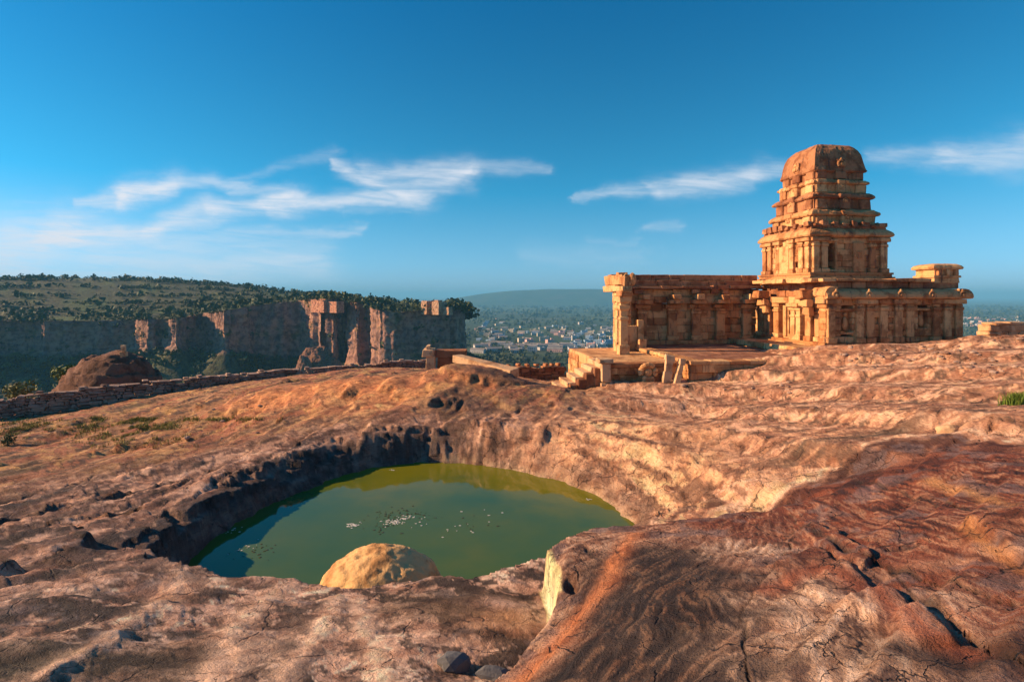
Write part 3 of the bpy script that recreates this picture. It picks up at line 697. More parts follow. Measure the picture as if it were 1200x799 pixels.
# ------------------------------------------------------------------ mesh builder
rng = np.random.RandomState(11)
random.seed(5)
class MB:
    def __init__(s): s.v = []; s.f = []; s.tone = []; s.m = []
    def add(s, co, faces, tone=None, mat=0):
        o = len(s.v)
        if tone is None: tone = random.random()
        s.v += [tuple(c) for c in co]; s.tone += [tone] * len(co)
        s.f += [tuple(i + o for i in f) for f in faces]; s.m += [mat] * len(faces)
    def box(s, lo, hi, ch=.025, jit=.012, tone=None, rz=0.0, M=None, mat=0):
        """a dressed stone: chamfered box between two corners, corners a little uneven"""
        lo = np.array(lo, float); hi = np.array(hi, float)
        c = (lo + hi) / 2; h = (hi - lo) / 2
        ch = min(ch, .45 * h.min()); co = []; idx = {}
        for sx in (-1, 1):
            for sy in (-1, 1):
                for sz in (-1, 1):
                    j = rng.uniform(-jit, jit, 3)
                    for ax in range(3):
                        p = np.array([sx, sy, sz]) * (h - ch)
                        p[ax] += np.array([sx, sy, sz])[ax] * ch
                        idx[(sx, sy, sz, ax)] = len(co); co.append(p + j)
        co = np.array(co)
        if rz: 
            cc, ss = math.cos(rz), math.sin(rz)
            co = np.c_[co[:, 0] * cc - co[:, 1] * ss, co[:, 0] * ss + co[:, 1] * cc, co[:, 2]]
        co = co + c
        if M is not None: co = np.array([tuple(M @ Vector(p)) for p in co])
        F_ = []
        for ax in range(3):
            b, d = [(1, 2), (2, 0), (0, 1)][ax]
            for sg in (-1, 1):
                q = []
                for (p, r_) in ((-1, -1), (1, -1), (1, 1), (-1, 1)):
                    k = [0, 0, 0]; k[ax] = sg; k[b] = p; k[d] = r_; q.append(idx[(k[0], k[1], k[2], ax)])
                F_.append(q if sg > 0 else q[::-1])
        for ax in range(3):
            b, d = [(1, 2), (2, 0), (0, 1)][ax]
            for sb in (-1, 1):
                for sd_ in (-1, 1):
                    def key(a_, which):
                        k = [0, 0, 0]; k[ax] = a_; k[b] = sb; k[d] = sd_; return idx[(k[0], k[1], k[2], which)]
                    q = [key(-1, b), key(1, b), key(1, d), key(-1, d)]
                    F_.append(q if sb * sd_ > 0 else q[::-1])
        for sx in (-1, 1):
            for sy in (-1, 1):
                for sz in (-1, 1):
                    q = [idx[(sx, sy, sz, a_)] for a_ in range(3)]
                    F_.append(q if sx * sy * sz > 0 else q[::-1])
        s.add(co, F_, tone, mat)
    def loft(s, cx, cy, prof, n=14, rough=.03, rnd=.12, ax=1.0, ay=1.0, tone=.5, cap=True, seed=0.0):
        """square-plan solid: prof = [(z, half width)], sides cut in n, worn by noise"""
        ring = []
        for sd_ in range(4):
            for k in range(n):
                t = -1 + 2 * k / n
                ring.append([(t, -1), (1, t), (-t, 1), (-1, -t)][sd_])
        ring = np.array(ring, float)
        nn = np.abs(ring[:, 0]) ** 8 + np.abs(ring[:, 1]) ** 8
        q = ring / (nn ** (1 / 8.0))[:, None]
        ring = ring * (1 - rnd) + q * rnd
        co = []; m = len(ring)
        for (z, hw) in prof:
            for (a_, b_) in ring: co.append((cx + a_ * hw * ax, cy + b_ * hw * ay, z))
        co = np.array(co)
        d = fbm(co[:, 0] * 1.7 + seed, co[:, 1] * 1.7, co[:, 2] * 2.1, octv=4)
        dirn = co - np.array([cx, cy, 0]); dirn[:, 2] = 0
        dirn /= np.maximum(np.linalg.norm(dirn, axis=1), 1e-6)[:, None]
        co = co + dirn * (d * rough)[:, None]
        co[:, 2] += rough * .5 * fbm(co[:, 0] * 2 + 5, co[:, 1] * 2, octv=3)
        F_ = []
        for i in range(len(prof) - 1):
            for k in range(m):
                k2 = (k + 1) % m
                F_.append((i * m + k, i * m + k2, (i + 1) * m + k2, (i + 1) * m + k))
        if cap:
            F_.append(tuple(range((len(prof) - 1) * m, len(prof) * m)))
            F_.append(tuple(range(m))[::-1])
        s.add(co, F_, tone)
    def run(s, p0, p1, out, prof, n=20, rough=.03, tone=.5, seed=0.0):
        """moulding swept from p0 to p1 (2-D); prof = [(offset outward, z)] as a closed outline"""
        p0 = np.array(p0, float); p1 = np.array(p1, float); out = np.array(out, float)
        co = []; m = len(prof)
        for i in range(n + 1):
            b = p0 + (p1 - p0) * i / n
            for (o, z) in prof: co.append((b[0] + out[0] * o, b[1] + out[1] * o, z))
        co = np.array(co)
        d = fbm(co[:, 0] * 2.1 + seed, co[:, 1] * 2.1, co[:, 2] * 2.1, octv=4)
        co[:, 0] += out[0] * d * rough; co[:, 1] += out[1] * d * rough
        co[:, 2] += rough * .7 * fbm(co[:, 0] * 2 + 5, co[:, 1] * 2, co[:, 2] + 3, octv=3)
        F_ = [(i * m + k, i * m + (k + 1) % m, (i + 1) * m + (k + 1) % m, (i + 1) * m + k) for i in range(n) for k in range(m)]
        F_ += [tuple(range(m))[::-1], tuple(range(n * m, n * m + m))]
        s.add(co, F_, tone)
    def blob(s, c, r, sub=3, rough=.25, freq=1.0, flat=None, facet=0.0, tone=.5, seed=0.0, strat=0.0, rz=0.0):
        bm = bmesh.new(); bmesh.ops.create_icosphere(bm, subdivisions=sub, radius=1.0)
        co = np.array([v.co[:] for v in bm.verts]); F_ = [tuple(v.index for v in f.verts) for f in bm.faces]; bm.free()
        d = 1 + rough * fbm(co[:, 0] * freq + seed, co[:, 1] * freq, co[:, 2] * freq + seed, octv=5)
        if facet:
            for (fq, am) in ((1.1, 1.0), (2.6, .45)):
                q_ = fbm(co[:, 0] * fq + seed + 3, co[:, 1] * fq, co[:, 2] * fq, octv=3) * 4; d = d + facet * am * (np.floor(q_) + sstep(q_ - np.floor(q_), .82, 1) - .7 * q_)
            d = d - facet * .6 * np.clip(1 - np.abs(fbm(co[:, 0] * 2 + 9, co[:, 1] * 2, co[:, 2] * .6, octv=4)) * 14, 0, 1)
        if strat:
            q_ = co[:, 2] * 5.5 + .5 * co[:, 0] + .8 * fbm(co[:, 0] * 1.5 + seed, co[:, 1] * 1.5, co[:, 2], octv=3); q_ = q_ - np.floor(q_)
            d = d + strat * (np.where(q_ < .8, q_ / .8, (1 - q_) / .2) - .5) * 2 + .03 * fbm(co[:, 0] * 6, co[:, 1] * 6, co[:, 2] * 14, octv=4)
        co = co * d[:, None] * np.array(r)
        if flat is not None: co[:, 2] = np.maximum(co[:, 2], flat)
        if rz:
            cc, ss = math.cos(rz), math.sin(rz); co = np.c_[co[:, 0] * cc - co[:, 1] * ss, co[:, 0] * ss + co[:, 1] * cc, co[:, 2]]
        s.add(co + np.array(c), F_, tone)
    def tube(s, pts, rad, n=8, tone=.5, mat=0):
        pts = [Vector(p) for p in pts]; co = []; 
        if not isinstance(rad, (list, tuple)): rad = [rad] * len(pts)
        for i, p in enumerate(pts):
            t = (pts[min(i + 1, len(pts) - 1)] - pts[max(i - 1, 0)]).normalized()
            a_ = t.orthogonal().normalized(); b_ = t.cross(a_)
            for k in range(n):
                an = 2 * math.pi * k / n
                co.append(p + (a_ * math.cos(an) + b_ * math.sin(an)) * rad[i])
        F_ = [(i * n + k, i * n + (k + 1) % n, (i + 1) * n + (k + 1) % n, (i + 1) * n + k) for i in range(len(pts) - 1) for k in range(n)]
        F_ += [tuple(range(n))[::-1], tuple(range((len(pts) - 1) * n, len(pts) * n))]
        s.add(co, F_, tone, mat)
    def build(s, name, mats, parent=None, off=(0, 0, 0), smooth=False):
        me = bpy.data.meshes.new(name)
        o = np.array(off)
        me.from_pydata([tuple(np.array(p) - o) for p in s.v], [], s.f)
        a_ = me.attributes.new("tone", 'FLOAT', 'POINT'); a_.data.foreach_set('value', np.array(s.tone, np.float32))
        if not isinstance(mats, (list, tuple)): mats = [mats]
        for m in mats: me.materials.append(m)
        me.polygons.foreach_set('material_index', s.m)
        if smooth: me.polygons.foreach_set('use_smooth', [True] * len(me.polygons))
        bm = bmesh.new(); bm.from_mesh(me); bmesh.ops.recalc_face_normals(bm, faces=bm.faces); bm.to_mesh(me); bm.free()
        return link(name, me, parent)

def ground_z(x, y):
    z, _ = ground(np.array([float(x)]), np.array([float(y)]))
    return float(z[0])
def ground_zs(xs, ys):
    return ground(np.array(xs, float), np.array(ys, float))[0]

def foliage_mesh(name, cen, rad, nq, leaf, flat=.75, seed=1, cols=((.05, .085, .025), (.085, .11, .03)), shell=True):
    """many small leaf faces spread through the volume of each crown (vectorised)"""
    r_ = np.random.RandomState(seed)
    cen = np.asarray(cen, float); rad = np.asarray(rad, float); N = len(cen)
    d = r_.normal(size=(N, nq, 3)); d /= np.linalg.norm(d, axis=2)[..., None]
    lob = 1 + .35 * np.sin(d[..., 0] * 3.1 + r_.uniform(0, 6, (N, 1))) * np.sin(d[..., 1] * 2.7 + r_.uniform(0, 6, (N, 1)))
    rr = (r_.uniform(.35, 1, (N, nq)) ** .5) * lob
    p = d * rr[..., None] * rad[:, None, None]
    p[..., 2] *= flat
    p = p + cen[:, None, :]
    nrm = d + r_.normal(scale=.6, size=d.shape); nrm /= np.linalg.norm(nrm, axis=2)[..., None]
    t1 = np.cross(nrm, r_.normal(size=d.shape)); t1 /= np.linalg.norm(t1, axis=2)[..., None]
    t2 = np.cross(nrm, t1)
    L = leaf * rad[:, None, None] * r_.uniform(.6, 1.4, (N, nq, 1))
    q = np.stack([p - t1 * L - t2 * L * .6, p + t1 * L - t2 * L * .6, p + t1 * L * .7 + t2 * L * .6, p - t1 * L * .7 + t2 * L * .6], 2).reshape(-1, 3)
    me = mesh_np(name, q, np.arange(len(q)).reshape(-1, 4), smooth=False)
    base = r_.uniform(0, 1, (N, 1)); f = np.clip(base + r_.normal(scale=.2, size=(N, nq)), 0, 1)
    c = np.array(cols[0])[None, None] * (1 - f[..., None]) + np.array(cols[1])[None, None] * f[..., None]
    color_attr(me, "leaf", np.repeat(c.reshape(-1, 3), 4, 0))
    return me
m_leaf, nt, bs = new_mat("leaves")
at = nt.node('ShaderNodeAttribute', attribute_name="leaf").outputs['Color']
nt.l.new(at, bs.inputs['Base Color']); bs.inputs['Roughness'].default_value = .7
m_bark, nt, bs = new_mat("bark")
bs.inputs['Base Color'].default_value = (.09, .06, .04, 1)

# ------------------------------------------------------------------ valley floor, far hill
VZ = -80.0
m_val, nt, bs = new_mat("valley_fields")
pos = nt.node('ShaderNodeNewGeometry').outputs['Position']
big = nt.noise(pos, .0016, 6, .6); fld = nt.vor(nt.vmath('MULTIPLY', pos, (1, .55, 1)), .006, 'F1', 'Color')
fr, fg, fb = nt.sep(fld)
c = nt.ramp(fr, [(0, (.045, .075, .03)), (.35, (.09, .12, .045)), (.6, (.16, .14, .08)), (.8, (.07, .10, .04)), (1, (.22, .17, .11))], 'CONSTANT')
c = nt.mix(nt.smooth(big, .38, .56), c, (.04, .065, .025, 1))
c = nt.mix(nt.smooth(nt.noise(pos, .02, 5, .65), .48, .62), c, (.04, .06, .024, 1))
nt.l.new(c, bs.inputs['Base Color'])
an_ = np.radians(np.linspace(-180, 180, 181)); ra_ = np.concatenate([[0.0, 60], np.geomspace(100, 24000, 60)])
A2, R2 = np.meshgrid(an_, ra_); vx = (R2 * np.sin(A2)).ravel(); vy = (R2 * np.cos(A2)).ravel()
vz = VZ - 2 + 5 * fbm(vx / 700, vy / 700, octv=3) * sstep(np.hypot(vx, vy), 800, 3000) - 6 * sstep(np.hypot(vx, vy), 3000, 12000)
i2 = np.arange(181 * 62).reshape(62, 181)
f2 = np.stack([i2[:-1, :-1], i2[:-1, 1:], i2[1:, 1:], i2[1:, :-1]], -1).reshape(-1, 4)[:, ::-1]
tag(link("valley_ground", mesh_np("valley_ground", np.c_[vx, vy, vz], f2), mats=[m_val]), kind="structure")
m_hill, nt, bs = new_mat("wooded_hill")
pos = nt.node('ShaderNodeNewGeometry').outputs['Position']
nt.l.new(nt.ramp(nt.noise(pos, .006, 6, .65), [(.3, (.018, .045, .025)), (.5, (.035, .07, .035)), (.7, (.07, .085, .05))]), bs.inputs['Base Color'])
hx, hy = np.meshgrid(np.linspace(-900, 3200, 150), np.linspace(3900, 5900, 70)); hx = hx.ravel(); hy = hy.ravel()
prof = np.interp(hx / 5000 * F + 600, [480, 520, 560, 595, 640, 690, 740, 800, 860, 920, 980], [0, 42, 92, 122, 140, 138, 128, 130, 90, 30, 0])
hz = VZ - 6 + prof * sstep(hy, 3950, 4900) * (1 - sstep(hy, 5200, 5900)) * (1 + .05 * fbm(hx / 300, hy / 300, octv=4))
i2 = np.arange(150 * 70).reshape(70, 150)
f2 = np.stack([i2[:-1, :-1], i2[:-1, 1:], i2[1:, 1:], i2[1:, :-1]], -1).reshape(-1, 4)
tag(link("distant_hill", mesh_np("distant_hill", np.c_[hx, hy, hz], f2), mats=[m_hill]), kind="structure")

# ------------------------------------------------------------------ the cliff-edged mesa across the gorge
COLS = [(-480, 300, 374, 425), (-200, 310, 374, 424), (0, 320, 376, 420), (60, 332, 377, 420), (75, 326, 377, 418), (140, 334, 376, 416), (150, 326, 375, 414), (200, 338, 374, 412), (225, 342, 370, 410), (236, 330, 366, 408), (262, 330, 364, 406), (275, 342, 362, 404),
        (320, 346, 356, 404), (352, 346, 351, 402), (357, 326, 350, 402), (384, 320, 350, 403), (398, 324, 352, 404), (402, 316, 354, 406), (420, 318, 356, 406), (428, 326, 358, 406), (433, 304, 363, 410), (470, 300, 366, 412), (505, 294, 363, 414), (528, 292, 360, 414), (540, 298, 360, 412),
        (545, 315, 366, 408), (546, 350, 372, 402), (540, 430, 372, 400), (520, 520, 370, 395)]
COLS = [(-480, 300, 374, 425), (-300, 322, 374, 425), (-290, 306, 374, 425), (-120, 330, 374, 424), (-112, 312, 374, 424), (0, 330, 376, 420), (36, 336, 376, 420), (48, 328, 376, 420), (110, 340, 376, 420), (150, 346, 375, 416), (172, 330, 374, 414), (180, 332, 374, 414), (188, 336, 374, 414), (206, 322, 373, 412), (222, 334, 371, 411),
        (238, 344, 367, 409), (262, 322, 364, 407), (276, 332, 362, 405), (300, 344, 358, 404), (352, 352, 352, 402), (357, 346, 351, 402), (376, 326, 350, 402), (381, 332, 350, 402), (391, 320, 350, 402), (402, 332, 351, 404), (418, 314, 354, 406), (428, 322, 357, 406), (442, 302, 363, 410), (470, 303, 366, 412), (505, 303, 363, 414), (528, 306, 360, 414), (540, 312, 360, 412),
        (545, 322, 366, 408), (547, 350, 372, 402), (540, 430, 372, 400), (520, 520, 370, 395)]
cp = np.array([((a_ - 600) / F * d, d, -(b_ - HY) / F * d, -(c_ - HY) / F * d) for a_, d, b_, c_ in COLS])
sl = np.r_[0, np.cumsum(np.hypot(np.diff(cp[:, 0]), np.diff(cp[:, 1])))]
ns = 620
ss_ = np.linspace(0, sl[-1], ns)
# denser where the picture looks
bxy = np.array([[np.interp(q, sl, cp[:, k]) for k in range(4)] for q in ss_])
tn = np.gradient(bxy[:, :2], axis=0)
for _ in range(2): tn = (np.roll(tn, 1, 0) + tn + np.roll(tn, -1, 0)) / 3; tn[0] = tn[1]; tn[-1] = tn[-2]
tn /= np.linalg.norm(tn, axis=1)[:, None]
nrm = np.c_[tn[:, 1], -tn[:, 0]]                    # outward (towards the gorge)
back = -nrm * .25 + np.array([-.12, 1.0]); endm = sstep(ss_, sl[-4] - 6, sl[-3])
back = bxy[:, :2] / np.linalg.norm(bxy[:, :2], axis=1)[:, None] * (1 - endm)[:, None] + np.array([-1.0, .05])[None] * endm[:, None]
back /= np.linalg.norm(back, axis=1)[:, None]
ridge = np.interp((bxy[:, 0] / bxy[:, 1]) * F + 600, [-480, 0, 150, 200, 300, 350, 420, 470, 545], [17, 16, 16, 14, 8, 2, -3, -4, -6])
rows = []; kindm = []
bd = [420, 330, 260, 200, 150, 110, 80, 58, 42, 30, 21, 14, 9, 5, 2.5, 1]
rf_ = np.hypot(bxy[:, 0], bxy[:, 1]); rsm = rf_.copy()
for _ in range(400): rsm[1:-1] = (rsm[:-2] + rsm[1:-1] + rsm[2:]) / 3
for bdist in bd:
    pxs_ = bxy[:, 0] / bxy[:, 1] * F + 600
    lim = bdist * np.interp(pxs_, [360, 430, 500, 540], [1, .55, .32, .16]) * (1 - endm) + bdist * .05 * endm
    t = 1 - sstep(lim, 0, 330)
    lim = lim + (rsm - rf_) * sstep(lim, 5, 60) * (1 - endm)
    x = bxy[:, 0] + back[:, 0] * lim; y = bxy[:, 1] + back[:, 1] * lim
    sc = y / bxy[:, 1]
    z = bxy[:, 2] * t + ridge * (1 - t) * 1.12 + 1.2 * fbm(x / 25, y / 25, octv=4) * (1 - .0 * t) * np.minimum(bdist / 20, 1)
    z = z * (1 - endm) + endm * (bxy[:, 2] - .08 * lim)
    rows.append(np.c_[x, y, z]); kindm.append(np.zeros(ns))
nc = 60
for i in range(nc):
    t = i / (nc - 1.0)
    BS = bxy[:, 3] - np.interp(bxy[:, 0] / bxy[:, 1] * F + 600, [200, 380], [-4, 9])
    z = bxy[:, 2] + (BS - bxy[:, 2]) * t
    st_ = strata(ss_ * .02, 0 * ss_, z, (.6, 0), .16)
    o = .6 * t - .6
    q1 = fbm(ss_ / 11, z / 150, octv=3) * 3.2; q2 = fbm(ss_ / 4.2 + 9, z / 60, octv=3) * 2.5
    dsp = 2.5 * fbm(ss_ / 30, z / 60, octv=3) + 1.6 * (np.floor(q1) + sstep(q1 - np.floor(q1), .8, 1)) + .7 * (np.floor(q2) + sstep(q2 - np.floor(q2), .8, 1)) + 2.0 * fbm(ss_ / 8.0, z / 13 + 7, octv=5, gain=.6) + 1.3 * (st_ - z) * .0 + .9 * fbm(ss_ / 2.4, z / 2.8, octv=4)
    dsp = dsp * min(1, .5 + t * 3)
    x = bxy[:, 0] + nrm[:, 0] * (o + dsp); y = bxy[:, 1] + nrm[:, 1] * (o + dsp)
    rows.append(np.c_[x, y, z + .5 * fbm(ss_ / 5, z / 5, octv=3)]); kindm.append(np.ones(ns))
for i in range(1, 16):
    t = i / 15.0
    ex = 2 + 75 * t ** 1.2
    x = bxy[:, 0] + nrm[:, 0] * ex; y = bxy[:, 1] + nrm[:, 1] * ex
    z = BS + (VZ - 3 - BS) * t ** .9 + 2.2 * fbm(x / 12, y / 12, octv=4) * (1 - t)
    rows.append(np.c_[x, y, z]); kindm.append(np.full(ns, 2.0))
co = np.concatenate(rows); km = np.concatenate(kindm); nrw = len(rows)
i2 = np.arange(ns * nrw).reshape(nrw, ns)
f2 = np.stack([i2[:-1, :-1], i2[:-1, 1:], i2[1:, 1:], i2[1:, :-1]], -1).reshape(-1, 4)
mme = mesh_np("mesa", co, f2)
nA = fbm(co[:, 0] / 14, co[:, 1] / 14, co[:, 2] / 9, octv=5, gain=.6); nB = fbm(co[:, 0] / 5, co[:, 1] / 5, co[:, 2] / 22, octv=4, gain=.6)
cc = np.tile(np.array([.38, .21, .155]), (len(co), 1))
cc = mixc(cc, (.17, .115, .11), sstep(nB, -.1, .3) * .8)
cc = mixc(cc, (.52, .27, .15), sstep(nA, .05, .3) * .8)
cc = mixc(cc, (.44, .25, .17), (km == 1) * sstep(fbm(co[:, 0] / 40, co[:, 1] / 40, co[:, 2] / 2.2, octv=3), .1, .25) * .6)
cc = mixc(cc, (.05, .07, .03), (km == 1) * sstep(nA + .4 * nB, .22, .4) * .8)
veg = np.where(km == 0, .25 + .9 * nA, np.where(km == 2, .7 + .8 * nA, 0))
cc = mixc(cc, (.045, .070, .025), (km != 1) * .9); cc = mixc(cc, (.12, .12, .05), (km == 0) * sstep(nA, .1, .35) * .7)
cc = mixc(cc, (.10, .15, .045), (km == 0) * sstep(fbm(co[:, 0] / 60, co[:, 1] / 18 + 4, octv=4), .05, .3) * .8)
color_attr(mme, "bed", np.clip(cc, .01, .9))
m_mesa, nt, bs = new_mat("mesa_rock")
at = nt.node('ShaderNodeAttribute', attribute_name="bed").outputs['Color']
pos = nt.node('ShaderNodeNewGeometry').outputs['Position']
n1 = nt.noise(pos, .35, 6, .65); n2 = nt.noise(nt.vmath('MULTIPLY', pos, (1, 1, .25)), .5, 5, .6)
cl = nt.mix(nt.smooth(n1, .42, .62), at, nt.mix(1.0, at, (.5, .45, .45, 1), 'MULTIPLY'))
nt.l.new(cl, bs.inputs['Base Color'])
nt.l.new(nt.bump(nt.math('ADD', n1, n2), .8, 1.2), bs.inputs['Normal'])
tag(link("mesa", mme, mats=[m_mesa]), "flat topped sandstone mesa with fluted cliffs across the gorge", kind="structure")

# scrub on the mesa (uncountable) and woods of the valley
r_ = np.random.RandomState(3)
top = co[(km == 0)]; tal = co[(km == 2)]; clf = co[(km == 1)]
bw = np.abs(np.gradient(np.array(bd, float))); sel = top.reshape(len(bd), ns, 3)[r_.choice(len(bd), 15000, p=bw / bw.sum()), r_.randint(0, ns, 15000)] + r_.normal(scale=(3, 8, 0), size=(15000, 3))
dens = fbm(sel[:, 0] / 45, sel[:, 1] / 18, octv=4)
sel = sel[dens + .25 * r_.normal(size=len(sel)) > -.05]
se2 = tal[r_.randint(0, len(tal) * 2 // 3, 5200)] + r_.normal(scale=2, size=(5200, 3)) * (1, 1, .2)
lb = rows[16 + nc - 1]; se3 = lb[r_.randint(0, ns, 420)] + nrm[r_.randint(0, ns)][None].repeat(420, 0)[:, [0, 1, 1]] * 0 + r_.normal(scale=1.5, size=(420, 3))
lb2 = rows[14]; se4 = lb2[r_.randint(0, ns, 420)] + r_.normal(scale=(1, 1, .2), size=(420, 3))
se3 = clf[r_.randint(0, len(clf), 420)]; se3 = se3[np.argsort(-fbm(se3[:, 0] / 15, se3[:, 1] / 15, se3[:, 2] / 8, octv=3))]; se3 = se3 + r_.normal(scale=.6, size=se3.shape)
cen = np.concatenate([sel, se2, se3, se4]); rad_ = np.concatenate([np.clip(np.exp(r_.normal(.3, .5, len(sel))), .5, 4), r_.uniform(1.2, 3.2, len(se2)), r_.uniform(.5, 1.8, 420) * np.linspace(1.3, .1, 420), r_.uniform(.5, 1.3, 420)])
cen[:, 2] += rad_ * .45
tag(link("mesa_scrub", foliage_mesh("mesa_scrub", cen, rad_, 16, .36, seed=4, cols=((.028, .048, .016), (.085, .10, .03))), mats=[m_leaf]), "dark scrub covering the top and foot of the mesa", "scrub", kind="stuff")
N = 9000
dpt = np.exp(r_.uniform(np.log(430), np.log(4200), N)); pxs = r_.uniform(500, 1330, N)
x = (pxs - 600) / F * dpt
keep = (fbm(x / 130, dpt / 260, octv=4) + .3 * r_.normal(size=N) > np.where(dpt < 760, -.6, .0))
x = x[keep]; dpt = dpt[keep]; rad_ = r_.uniform(2.6, 5.5, len(x)) * np.clip(dpt / 1200, .8, 2.2)
cen = np.c_[x, dpt, np.full(len(x), VZ - 1) + rad_ * .55]
tag(link("valley_woods", foliage_mesh("valley_woods", cen, rad_, 14, .40, flat=.8, seed=6, cols=((.022, .042, .016), (.07, .09, .03))), mats=[m_leaf]), "dark woods spread over the valley below the town", "woods", kind="stuff")

# ------------------------------------------------------------------ the town in the valley: each house its own object
def flat_mat(name, c, rough=.85):
    m, nt, bs = new_mat(name)
    p_ = nt.node('ShaderNodeNewGeometry').outputs['Position']
    cl = nt.mix(nt.smooth(nt.noise(p_, .35, 5, .65), .35, .7), (c[0], c[1], c[2], 1), (c[0] * .7, c[1] * .68, c[2] * .65, 1))
    nt.l.new(cl, bs.inputs['Base Color']); bs.inputs['Roughness'].default_value = rough
    return m
house_m = [flat_mat("white_plaster", (.50, .50, .50)), flat_mat("pink_plaster", (.62, .40, .36)), flat_mat("blue_plaster", (.38, .52, .66)), flat_mat("cream_plaster", (.55, .48, .37))]
m_dark = flat_mat("dark_opening", (.03, .03, .035)); m_roof = flat_mat("grey_roof", (.30, .27, .25))
hv = []
for k in range(8):
    b_ = MB(); wx_, wy_, h_ = [(9, 8, 4), (13, 9, 6.5), (8, 8, 6.8), (17, 8, 4.2), (10, 9, 3.6), (22, 9, 5), (9, 7, 9), (12, 10, 4)][k]
    b_.box((-wx_ / 2, -wy_ / 2, 0), (wx_ / 2, wy_ / 2, h_), ch=.05, jit=0)
    if k in (3, 5):
        b_.add([(-wx_ / 2 - .4, -wy_ / 2 - .4, h_ + .02), (wx_ / 2 + .4, -wy_ / 2 - .4, h_ + .02), (wx_ / 2 + .4, wy_ / 2 + .4, h_ + .02), (-wx_ / 2 - .4, wy_ / 2 + .4, h_ + .02), (-wx_ / 2 - .4, 0, h_ + 2.2), (wx_ / 2 + .4, 0, h_ + 2.2)],
               [(0, 1, 5, 4), (2, 3, 4, 5), (0, 4, 3), (1, 2, 5), (0, 3, 2, 1)], mat=1)
    else:
        for (x0, x1, y0, y1) in ((-wx_ / 2 - .1, wx_ / 2 + .1, -wy_ / 2 - .1, -wy_ / 2 + .15), (-wx_ / 2 - .1, wx_ / 2 + .1, wy_ / 2 - .15, wy_ / 2 + .1), (-wx_ / 2 - .1, -wx_ / 2 + .15, -wy_ / 2 + .16, wy_ / 2 - .16), (wx_ / 2 - .15, wx_ / 2 + .1, -wy_ / 2 + .16, wy_ / 2 - .16)):
            b_.box((x0, y0, h_ + .01), (x1, y1, h_ + .8), ch=.03, jit=0)
        if k in (1, 2, 6): b_.box((wx_ / 2 - 3.4, wy_ / 2 - 3.4, h_ + .02), (wx_ / 2 - .4, wy_ / 2 - .4, h_ + 2.6), ch=.05, jit=0)
    nf = max(1, int(h_ // 3.2))
    for fl_ in range(nf):
        for q in np.arange(-wx_ / 2 + 1.6, wx_ / 2 - 1, 2.8):
            b_.box((q - .5, -wy_ / 2 - .04, fl_ * 3.2 + .9), (q + .5, -wy_ / 2 + .05, fl_ * 3.2 + 2.3), ch=.01, jit=0, mat=2)
    hv.append(b_)
meshes = {}
def house(x, y, k, c, rz):
    key = (k, c)
    if key not in meshes:
        o = hv[k].build("town_house", [house_m[c], m_roof, m_dark]); meshes[key] = o.data
    else:
        o = bpy.data.objects.new("town_house", meshes[key]); C.objects.link(o)
    o.location = (x, y, VZ - 2.2); o.rotation_euler = (0, 0, rz)
    nm = ["white", "pink", "pale blue", "cream"][c]
    tag(o, "tiny %s house among the trees of the valley town" % nm, "house", "%s houses of the valley town" % nm)
r2 = random.Random(8)
placed = []
def try_house(px, py, ks, cs):
    d = -VZ / (py - HY) * F; x = (px - 600) / F * d
    for (a_, b_) in placed:
        if abs(a_ - x) < 17 and abs(b_ - d) < 15: return
    placed.append((x, d)); house(x, d, r2.choice(ks), r2.choice(cs), r2.uniform(-.5, .5))
for i in range(90): try_house(r2.uniform(560, 672), r2.gauss(408, 1.8), [0, 1, 3, 5, 5], [0, 0, 0, 3, 1])
for i in range(150): try_house(r2.uniform(668, 735), r2.uniform(390, 414), [0, 1, 2, 4, 6, 7], [0, 0, 2, 2, 1, 3])
for i in range(130): try_house(r2.uniform(560, 735), r2.gauss(392, 7), [0, 1, 3, 7], [0, 2, 1, 3])
for i in range(60): try_house(r2.uniform(1130, 1215), r2.uniform(372, 384), [0, 1, 4, 7], [1, 1, 0, 3])
print("houses", len(placed))

# ------------------------------------------------------------------ haze
m_haze = bpy.data.materials.new("haze"); m_haze.use_nodes = True
hn = m_haze.node_tree; hn.nodes.clear()
ho = hn.nodes.new('ShaderNodeOutputMaterial'); hp = hn.nodes.new('ShaderNodeVolumePrincipled')
hp.inputs['Color'].default_value = (.22, .66, 1.0, 1); hp.inputs['Density'].default_value = HAZE = 0.00018
hp.inputs['Anisotropy'].default_value = 0.0
hn.links.new(hp.outputs[0], ho.inputs['Volume'])
b_ = MB(); b_.box((-24500, -24500, -96), (24500, 24500, 78), ch=.001, jit=0)
hz_ = b_.build("haze", m_haze); tag(hz_, kind="stuff")
